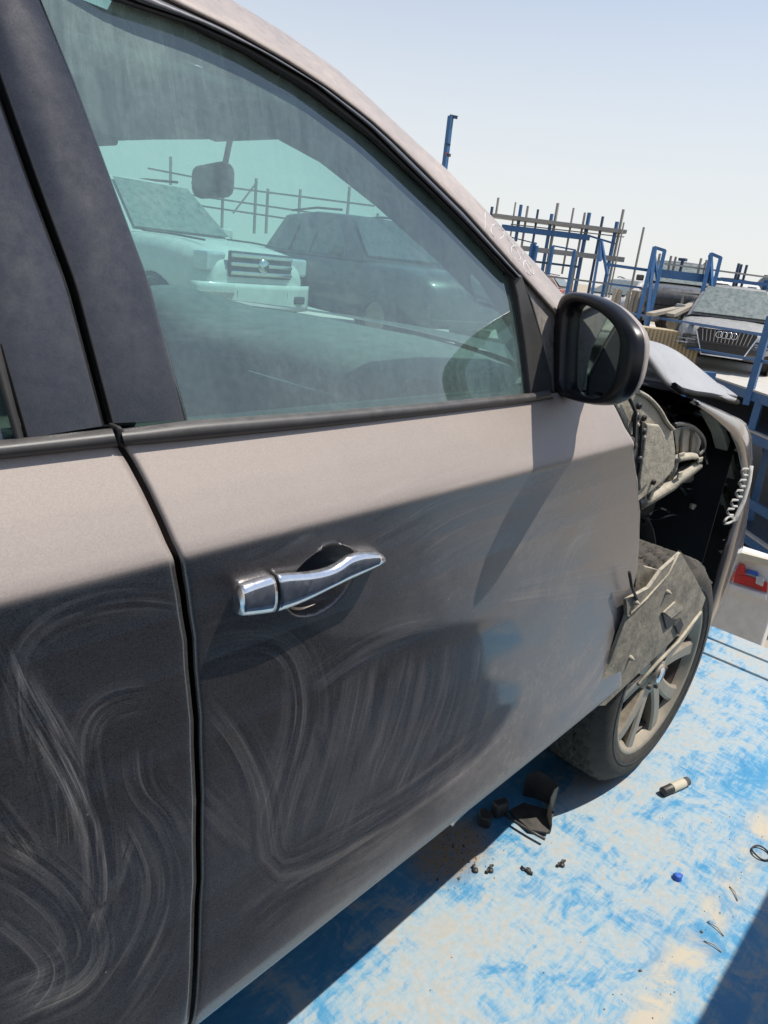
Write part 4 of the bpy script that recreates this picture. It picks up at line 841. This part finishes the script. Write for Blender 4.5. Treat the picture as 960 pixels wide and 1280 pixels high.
for k in range(4):
    c = np.array([hh+.085, (k-1.5)*.088, .70]); MB().tube([c+np.array([0, .058*math.cos(t), .058*math.sin(t)]) for t in np.linspace(0, 2*math.pi, 24, endpoint=False)], .008, 6, closed=True).build('badge_ring', M['chrome'], sv)
for s_ in (1, -1):
    for z in (.48, .55): MB().box((hh-.02, s_*.70, z), (.06, .34, .022)).build('bumper_strip', M['chrome'], sv)
# other vehicles on the racks
make_car('black car with a big grey dusty windscreen between the two blue frames', 'black_dusty', front_at((848, 372), 17.5, .62, math.radians(204), 4.4), math.radians(204), 1.85, 4.4, 1.75, belt=1.12, hood=1.08)
make_car('white roofed dusty car with dark side glass, left of the first blue frame', 'white_dusty', front_at((790, 365), 21, .35, math.radians(150), 4.5), math.radians(150), 1.85, 4.5, 1.72)
make_car('low silver car with a pale bonnet behind the wing mirror and thin grey posts', 'silver_dusty', front_at((716, 372), 22, .35, math.radians(165), 4.5), math.radians(165), 1.8, 4.5, 1.45, belt=.9, hood=.86, kind='sedan')
make_car('dark red car far off at the foot of the scaffold rack', 'red_dusty', tuple(stand((648, 352), 30, .2)), math.radians(100), 1.8, 4.4, 1.5)
make_car('dark navy car at the right edge behind the silver car', 'navy_dusty', front_at((958, 352), 21, .75, math.radians(185), 4.5), math.radians(185), 1.85, 4.5, 1.6)
make_car('dark car in the shade on the lowest shelf of the near rack', 'black_dusty', tuple(atz((955, 600), -1.2)+np.array([1.5, -.6, 0])), math.radians(200), 1.85, 4.4, 1.35, belt=.85, hood=.8, kind='sedan')
azl = math.radians(-84)
lc, hl = make_car('pale dusty off-road car with three grille bars seen through the side window', 'white_dusty', front_at((326, 338), 8.9, .34, azl, 4.8), azl, 1.95, 4.8, 1.95, belt=1.25, hood=1.22)
MB().box((hl+.0, 0, 1.0), (.05, 1.05, .30)).build('grille', M['black_plastic'], lc, bevel=.02)
for z in (.90, 1.0, 1.10): MB().box((hl+.03, 0, z), (.04, 1.02, .05)).build('grille_bar', M['chrome'], lc, bevel=.012)
MB().lathe([(0, .0), (.08, .0), (.085, -.03)], 20, (hl+.065, 0, 1.0), (1, 0, 0), (0, 1, 0), (0, 0, 1)).build('badge', M['chrome'], lc)
MB().loft([[(hl-.25+.28*math.cos(a), .97*math.sin(a)/math.sin(1.2) if abs(a) < 1.2 else .97*math.copysign(1, a), z) for z, in ((.45,), (.52,), (.72,), (.78,))] for a in np.linspace(-1.2, 1.2, 15)], False, False, True).build('bumper', CP['white_dusty'], lc, solid=.06)
for s_ in (1, -1):
    MB().box((hl-.15, s_*.69, 1.01), (.22, .36, .22), ((.97, -s_*.22, 0), (s_*.22, .97, 0), (0, 0, 1))).build('headlight_unit', M['lamp_clear'], lc, bevel=.03)
    MB().box((hl-.09, s_*.69, 1.01), (.1, .12, .12), ((.97, -s_*.22, 0), (s_*.22, .97, 0), (0, 0, 1))).build('headlight_bulb', M['car_glass'], lc, bevel=.03)
    MB().box((hl+.02, s_*.68, .60), (.06, .22, .10)).build('fog_lamp', M['black_plastic'], lc, bevel=.02)
    MB().tube([(hl-.35, s_*.60, 1.235), (hl-.9, s_*.66, 1.262), (hl-1.45, s_*.70, 1.27)], .012, 6).build('bonnet_seam', M['black_plastic'], lc)
MB().box((hl+.04, 0, .66), (.05, .9, .12)).build('lower_grille_bar', M['black_plastic'], lc, bevel=.02)
make_car('dark car parked across the yard, seen through the windscreen', 'charcoal_dusty', tuple(stand((470, 330), 11.5, .40)), math.radians(-100), 1.95, 4.7, 1.8, belt=1.15, hood=1.1)
make_car('second dark car further right through the windscreen, nearer the pillar', 'grey_dusty', tuple(stand((575, 330), 13, .35)), math.radians(-60), 1.85, 4.5, 1.55)
make_car('black car behind the pale off-road car, seen through the far window', 'black_dusty', tuple(stand((190, 300), 13, .3)), math.radians(-75), 1.85, 4.5, 1.7)

# near rack with the platform under the silver car
A_, B_ = atz((866, 461), PLZ), atz((960, 492), PLZ); dv = (B_-A_)/np.linalg.norm(B_-A_); nv = np.cross(dv, [0, 0, 1.]); nv = nv if nv@(A_-CAM_LOC) > 0 else -nv
rk = empty('car_rack', (A_[0], A_[1], GZ)); tag(rk, 'near blue steel rack carrying the silver car, with shaded shelves under it', 'rack', 'steel racks for cars'); ro = (A_[0], A_[1], GZ)
R_ = lambda mb, nm, m, par=None, oo=None, **kw: mb.build(nm, M[m], par or rk, org=oo or ro, **kw)
on_r = lambda p, off=0: onpl(p, A_+nv*off, nv)
S0, S1 = A_-dv*5.0, B_+dv*3.2
for nm, dz, mt in (('platform_sheet', 0, 'sand_sheet'), ('shelf_sheet', on_r((950, 541))[2]-PLZ, 'blue_dark'), ('shelf_sheet', on_r((950, 674))[2]-PLZ, 'blue_dark')):
    z = PLZ+dz; R_(MB().prism([S0+[0, 0, dz-.03], S1+[0, 0, dz-.03], S1+nv*6.2+[0, 0, dz-.03], S0+nv*6.2+[0, 0, dz-.03]], (0, 0, .02)), nm, mt)
    R_(MB().bar(S0+np.array([0, 0, dz-.09])-nv*.04, S1+np.array([0, 0, dz-.09])-nv*.04, .07, .18), 'edge_beam', 'blue_steel', bevel=.006)
    R_(MB().bar(S0+np.array([0, 0, dz-.012])-nv*.04, S1+np.array([0, 0, dz-.012])-nv*.04, .09, .03), 'beam_cap', 'sand_sheet')
    R_(MB().bar(S0+nv*6.2+np.array([0, 0, dz-.09]), S1+nv*6.2+np.array([0, 0, dz-.09]), .07, .18), 'edge_beam', 'blue_steel')
z_ = on_r((950, 636))[2]; R_(MB().bar(S0*[1, 1, 0]+[0, 0, z_], S1*[1, 1, 0]+[0, 0, z_], .07, .14), 'edge_beam', 'blue_steel')
p_ = on_r((943, 470), -.08); R_(MB().bar((p_[0], p_[1], on_r((943, 500))[2]-.1), (p_[0], p_[1], on_r((956, 394))[2]), .11, .11), 'post', 'blue_steel', bevel=.008)
p_ = on_r((939, 540), -.02)
for dd in (0, -3.0, 2.6):
    for k in (0, 6.2): c = p_+dv*dd+nv*k; R_(MB().bar((c[0], c[1], GZ), (c[0], c[1], PLZ-.1), .12, .12), 'post', 'blue_steel', bevel=.008)
R_(MB().bar(on_r((936, 655), .4), on_r((975, 505), .4), .10, .10), 'brace', 'blue_steel')
def rail(p, q, w=.07, off=-.05, m='blue_steel'): R_(MB().bar(on_r(p, off), on_r(q, off), w, w), 'guard_rail', m)
rail((770, 389), (1000, 426), .05); rail((800, 424), (1000, 460), .045)
# tan corrugated box and planks on that platform
tb0 = atd((831, 420), 14.2); cz = PLZ
co = empty('corrugated_bin', (tb0[0], tb0[1], cz)); tag(co, 'tan corrugated metal bin with upright ribs, left of the silver car', 'bin'); coo = (tb0[0], tb0[1], cz)
rr = np.array([_r0[0], _r0[1], 0]); r2 = math.radians(20); rr = np.array([math.sin(r2), -math.cos(r2), 0]); ff = np.array([math.cos(r2), math.sin(r2), 0])
MB().box(tb0*[1, 1, 0]+np.array([0, 0, cz+.32])+ff*.4, (1.35, .7, .64), (rr, ff, (0, 0, 1))).build('bin_body', M['rust_tan'], co, org=coo)
for k in range(18): MB().box(tb0*[1, 1, 0]+np.array([0, 0, cz+.32])+ff*.04+rr*(-.64+k*.0753), (.036, .05, .62), (rr, ff, (0, 0, 1))).build('rib', M['rust_tan'], co, org=coo)
for (a, b, lb) in (((812, 393), (860, 383), 'cream plank lying slanted below the black car'), ((838, 394), (872, 378), 'shorter pale plank crossing behind the cream plank')):
    a, b = atd(a, 15.2), atd(b, 15.6); tag(MB().bar(a, b, .20, .07).build('plank', M['plank']), lb, 'plank', 'planks on the rack')

# far racks: every post upright, cut to its own height
def post_px(top, bot, depth, w, m, par, oo):
    a = atd(top, depth); b = atd(bot, depth); MB().bar((a[0], a[1], b[2]), a, w, w).build('post', M[m], par, org=oo)
def beam_px(p, q, depth, w, h, m, par, oo, d2=None): MB().bar(atd(p, depth), atd(q, d2 or depth), w, h).build('beam', M[m], par, org=oo)
DS = 21.0
c_ = atd((700, 345), DS); sc_ = empty('scaffold_rack', (c_[0], c_[1], GZ)); so_ = (c_[0], c_[1], GZ)
tag(sc_, 'tall open rack of thin blue and grey posts above the wing mirror', 'rack', 'steel racks for cars')
zs = lambda x, y: (600+x/5.333, 240+y/5.333)
for t, b, w, m in (((123, 38), (103, 150), .05, 'grey_steel'), ((82, 98), (70, 170), .06, 'blue_dark'), ((238, 68), (205, 300), .035, 'grey_steel'), ((275, 85), (230, 325), .07, 'blue_steel'), ((320, 93), (275, 370), .05, 'grey_steel'), ((388, 116), (345, 360), .05, 'blue_dark'), ((480, 146), (412, 530), .075, 'blue_steel'), ((520, 74), (420, 560), .065, 'grey_steel'), ((625, 106), (540, 545), .045, 'grey_steel'), ((700, 137), (580, 680), .05, 'grey_steel'), ((730, 138), (620, 690), .085, 'blue_steel'), ((820, 163), (735, 700), .06, 'blue_dark'), ((915, 198), (815, 720), .085, 'blue_steel'), ((957, 116), (830, 740), .06, 'grey_steel')):
    post_px(zs(*t), zs(*b), DS, w, m, sc_, so_)
for t, b, w in (((805, 284), (770, 450), .05), ((780, 278), (745, 440), .035)): post_px(t, zs(*b) if b[0] > 790 and False else (t[0]-18, t[1]+95), DS-.3, w, 'grey_steel', sc_, so_)
for p, q, w, h, m in (((85, 158), (960, 268), .6, .10, 'grey_steel'), ((145, 235), (730, 305), .12, .16, 'blue_steel'), ((205, 215), (960, 300), .04, .03, 'grey_steel'), ((275, 374), (960, 452), .10, .14, 'grey_steel'), ((200, 300), (380, 345), .03, .03, 'blue_dark'), ((365, 464), (660, 500), .06, .06, 'blue_dark'), ((485, 358), (640, 388), .04, .04, 'blue_steel'), ((440, 560), (960, 625), .05, .05, 'grey_steel'), ((720, 290), (900, 345), .05, .05, 'blue_steel')):
    beam_px(zs(*p), zs(*q), DS+.15, w, h, m, sc_, so_)
for p, q in (((350, 345), (338, 440)), ((364, 335), (345, 450)), ((378, 358), (360, 462)), ((485, 360), (440, 550)), ((632, 392), (590, 690))): post_px(zs(*p), zs(*q), DS-.5, .085, 'blue_steel', sc_, so_)
for p, q in (((806, 325), (740, 720)), ((808, 325), (850, 560)), ((806, 325), (800, 460))): beam_px(zs(*p), zs(*q), DS-.6, .07, .07, 'blue_steel', sc_, so_)
zt = lambda x, y: (760+x/4.8, 290+y/4.8)
DA = 15.5
c_ = atd((860, 370), DA); af = empty('trestle_rack', (c_[0], c_[1], PLZ)); ao = (c_[0], c_[1], PLZ)
tag(af, 'blue rack with two pointed trestle frames and a broad beam before the black car', 'rack', 'steel racks for cars')
for p, q, w in (((278, 92), (180, 520), .08), ((282, 95), (222, 600), .07), ((340, 112), (228, 600), .08), ((278, 92), (342, 112), .06), ((620, 130), (540, 470), .085), ((615, 138), (622, 380), .07), ((676, 155), (620, 380), .08), ((618, 130), (678, 155), .06), ((275, 110), (298, 300), .05)):
    beam_px(zt(*p), zt(*q), DA, w, w, 'blue_steel', af, ao)
for p, q, w, h, m in (((-20, 193), (300, 238), .06, .06, 'blue_steel'), ((300, 246), (605, 282), .10, .17, 'blue_steel'), ((600, 276), (960, 318), .07, .07, 'blue_steel'), ((340, 190), (960, 272), .035, .035, 'grey_steel'), ((190, 340), (620, 384), .04, .04, 'grey_steel'), ((0, 310), (200, 335), .04, .04, 'blue_steel')):
    beam_px(zt(*p), zt(*q), DA+.2, w, h, m, af, ao)
for t, b, w, m in (((380, 143), (362, 236), .04, 'grey_steel'), ((408, 148), (388, 242), .04, 'grey_steel'), ((449, 168), (430, 245), .05, 'blue_dark'), ((560, 158), (538, 268), .04, 'grey_steel'), ((592, 168), (575, 268), .035, 'grey_steel'), ((786, 188), (752, 330), .045, 'blue_dark'), ((802, 194), (775, 330), .045, 'blue_dark'), ((834, 198), (804, 335), .045, 'blue_dark'), ((340, 115), (330, 230), .04, 'grey_steel'), ((312, 130), (300, 240), .04, 'grey_steel'),
    ((48, 340), (40, 440), .08, 'plank'), ((75, 345), (62, 450), .08, 'plank'), ((128, 355), (110, 470), .07, 'plank'), ((160, 350), (135, 478), .08, 'plank'), ((185, 355), (160, 480), .08, 'plank'), ((455, 385), (425, 520), .06, 'grey_steel'), ((955, 290), (940, 350), .10, 'blue_steel')):
    post_px(zt(*t), zt(*b), DA+.3, w, m, af, ao)
MB().box(atd(zt(449, 166), DA+.3), (.12, .16, .06)).build('post_cap', M['blue_dark'], af, org=ao)
# frames seen through the cabin
zc = lambda x, y: (60+x/2.4, y/2.4)
DC = 15.0; c_ = atd((360, 250), DC); cf = empty('gate_frame', (c_[0], c_[1], GZ)); co_ = (c_[0], c_[1], GZ)
tag(cf, 'row of blue square frames with slanted braces seen through the windscreen', 'rack', 'steel racks for cars')
for x, t, b in ((368, 470, 600), (525, 560, 700), (625, 535, 700), (660, 566, 700), (757, 568, 700), (905, 560, 700), (990, 640, 760), (1040, 640, 760)): post_px(zc(x, t), zc(x-6, b), DC, .045, 'grey_steel', cf, co_)
for p, q in (((555, 640), (628, 545)), ((300, 505), (440, 532)), ((430, 548), (980, 618)), ((430, 585), (905, 655)), ((420, 612), (980, 695))): beam_px(zc(*p), zc(*q), DC, .035, .035, 'grey_steel', cf, co_)
# platforms below those cars
pf = MB(); c_ = atd((400, 330), 12); pfm = empty('yard_platform', (c_[0], c_[1], GZ)); tag(pfm, 'dusty platform with a blue edge beam under the cars seen through the windscreen', 'rack', 'steel racks for cars')
dl = np.array([math.cos(math.radians(-35)), math.sin(math.radians(-35)), 0]); nl = np.array([-dl[1], dl[0], 0]); c0 = np.array([c_[0], c_[1], .30])
MB().box(c0+nl*1.5, (13, 7, .08), (dl, nl, (0, 0, 1))).build('platform_sheet', M['sand_sheet'], pfm, org=(c_[0], c_[1], GZ))
MB().box(c0-nl*2.05+[0, 0, -.02], (13, .1, .2), (dl, nl, (0, 0, 1))).build('edge_beam', M['blue_steel'], pfm, org=(c_[0], c_[1], GZ))
for k in (-6, -2, 2, 6): MB().box(c0-nl*2.0+dl*k+[0, 0, -1.05], (.12, .12, 1.9), (dl, nl, (0, 0, 1))).build('post', M['blue_steel'], pfm, org=(c_[0], c_[1], GZ))
c0 = atd((760, 365), 22); pf2 = empty('far_platform', (c0[0], c0[1], GZ)); tag(pf2, 'far dusty platform behind the trestle frames', 'rack', 'steel racks for cars')
MB().box((c0[0]+1, c0[1], .28), (9, 12, .1)).build('platform_sheet', M['sand_sheet'], pf2, org=(c0[0], c0[1], GZ))
for k in (-5, 0, 5): MB().box((c0[0]-3, c0[1]+k, -.75), (.14, .14, 1.9)).build('post', M['blue_steel'], pf2, org=(c0[0], c0[1], GZ))
# tall pole with a lamp arm
t_, b_ = atd((563.5, 145), 24), atd((555, 208), 24); pl = empty('lamp_pole', (t_[0], t_[1], GZ)); po = (t_[0], t_[1], GZ)
tag(pl, 'tall blue pole with a short arm at its top, standing alone against the sky', 'pole')
MB().bar((t_[0], t_[1], GZ), t_, .15, .15).build('mast', M['blue_steel'], pl, org=po)
MB().bar(atd((562, 145), 24), atd((572, 147), 24), .09, .09).build('lamp_arm', M['blue_dark'], pl, org=po)
MB().bar(atd((557, 180), 24), atd((563, 181.5), 24), .07, .07).build('bracket', M['blue_dark'], pl, org=po)
MB().bar(atd((557, 191), 24), atd((561, 193.5), 24), .05, .05).build('camera_arm', M['lamp_red'], pl, org=po)
MB().box(atd((561, 194), 24), (.1, .1, .09)).build('camera_head', M['black_plastic'], pl, org=po)
# white lorry tail below the deck end
XT = 5.0
lt = empty('white_lorry', tuple(atx((935, 740), XT)*[1, 1, 0]+[0, 0, GZ])); lo2 = tuple(atx((935, 740), XT)*[1, 1, 0]+[0, 0, GZ])
tag(lt, 'white lorry tail with a red lamp and reflective tape beyond the deck end', 'lorry')
T_ = lambda mb, nm, m, **kw: mb.build(nm, M[m], lt, org=lo2, **kw)
c1 = atx((957, 790), XT); y1 = c1[1]
zt1, zb1 = atx((945, 694), XT)[2], GZ+.35; ztp = atx((945, 694), XT)[2]
T_(MB().box((XT+.06, y1+1.0, (ztp+zb1)/2), (.12, 2.0, ztp-zb1)), 'tailboard', 'white_paint', bevel=.015)
T_(MB().box((XT+1.4, y1+1.0, zb1+.25), (2.5, 1.9, .2)), 'load_floor', 'blue_dark')
def plate(pts, nm, m, pr=.03): T_(MB().prism([atx(p, XT-.004) for p in pts], (-pr, 0, 0)), nm, m, bevel=.004)
plate([(921, 703), (931, 705), (933, 717), (920, 715)], 'tail_lamp', 'lamp_red', .05)
plate([(919, 717), (934, 719), (960, 728), (959, 740), (917, 727)], 'red_tape', 'lamp_red', .014)
plate([(934, 711), (948, 715), (948, 720), (934, 716)], 'blue_tape', 'tape_blue', .016)
plate([(947, 719), (956, 722), (955, 732), (946, 728)], 'reflector', 'lamp_clear', .03)
plate([(880, 676), (965, 698), (964, 706), (880, 686)], 'top_ledge', 'cream', .05)
plate([(914, 728), (960, 742), (959, 749), (912, 735)], 'bumper_bar', 'white_paint', .04)
for yy in (y1+.25, y1+1.75): T_(MB().lathe([(.05, -.12), (.45, -.11), (.46, .11), (.05, .12)], 28, (XT+1.2, yy, GZ+.46), (0, 1, 0), (1, 0, 0), (0, 0, 1)), 'wheel', 'tyre_far')
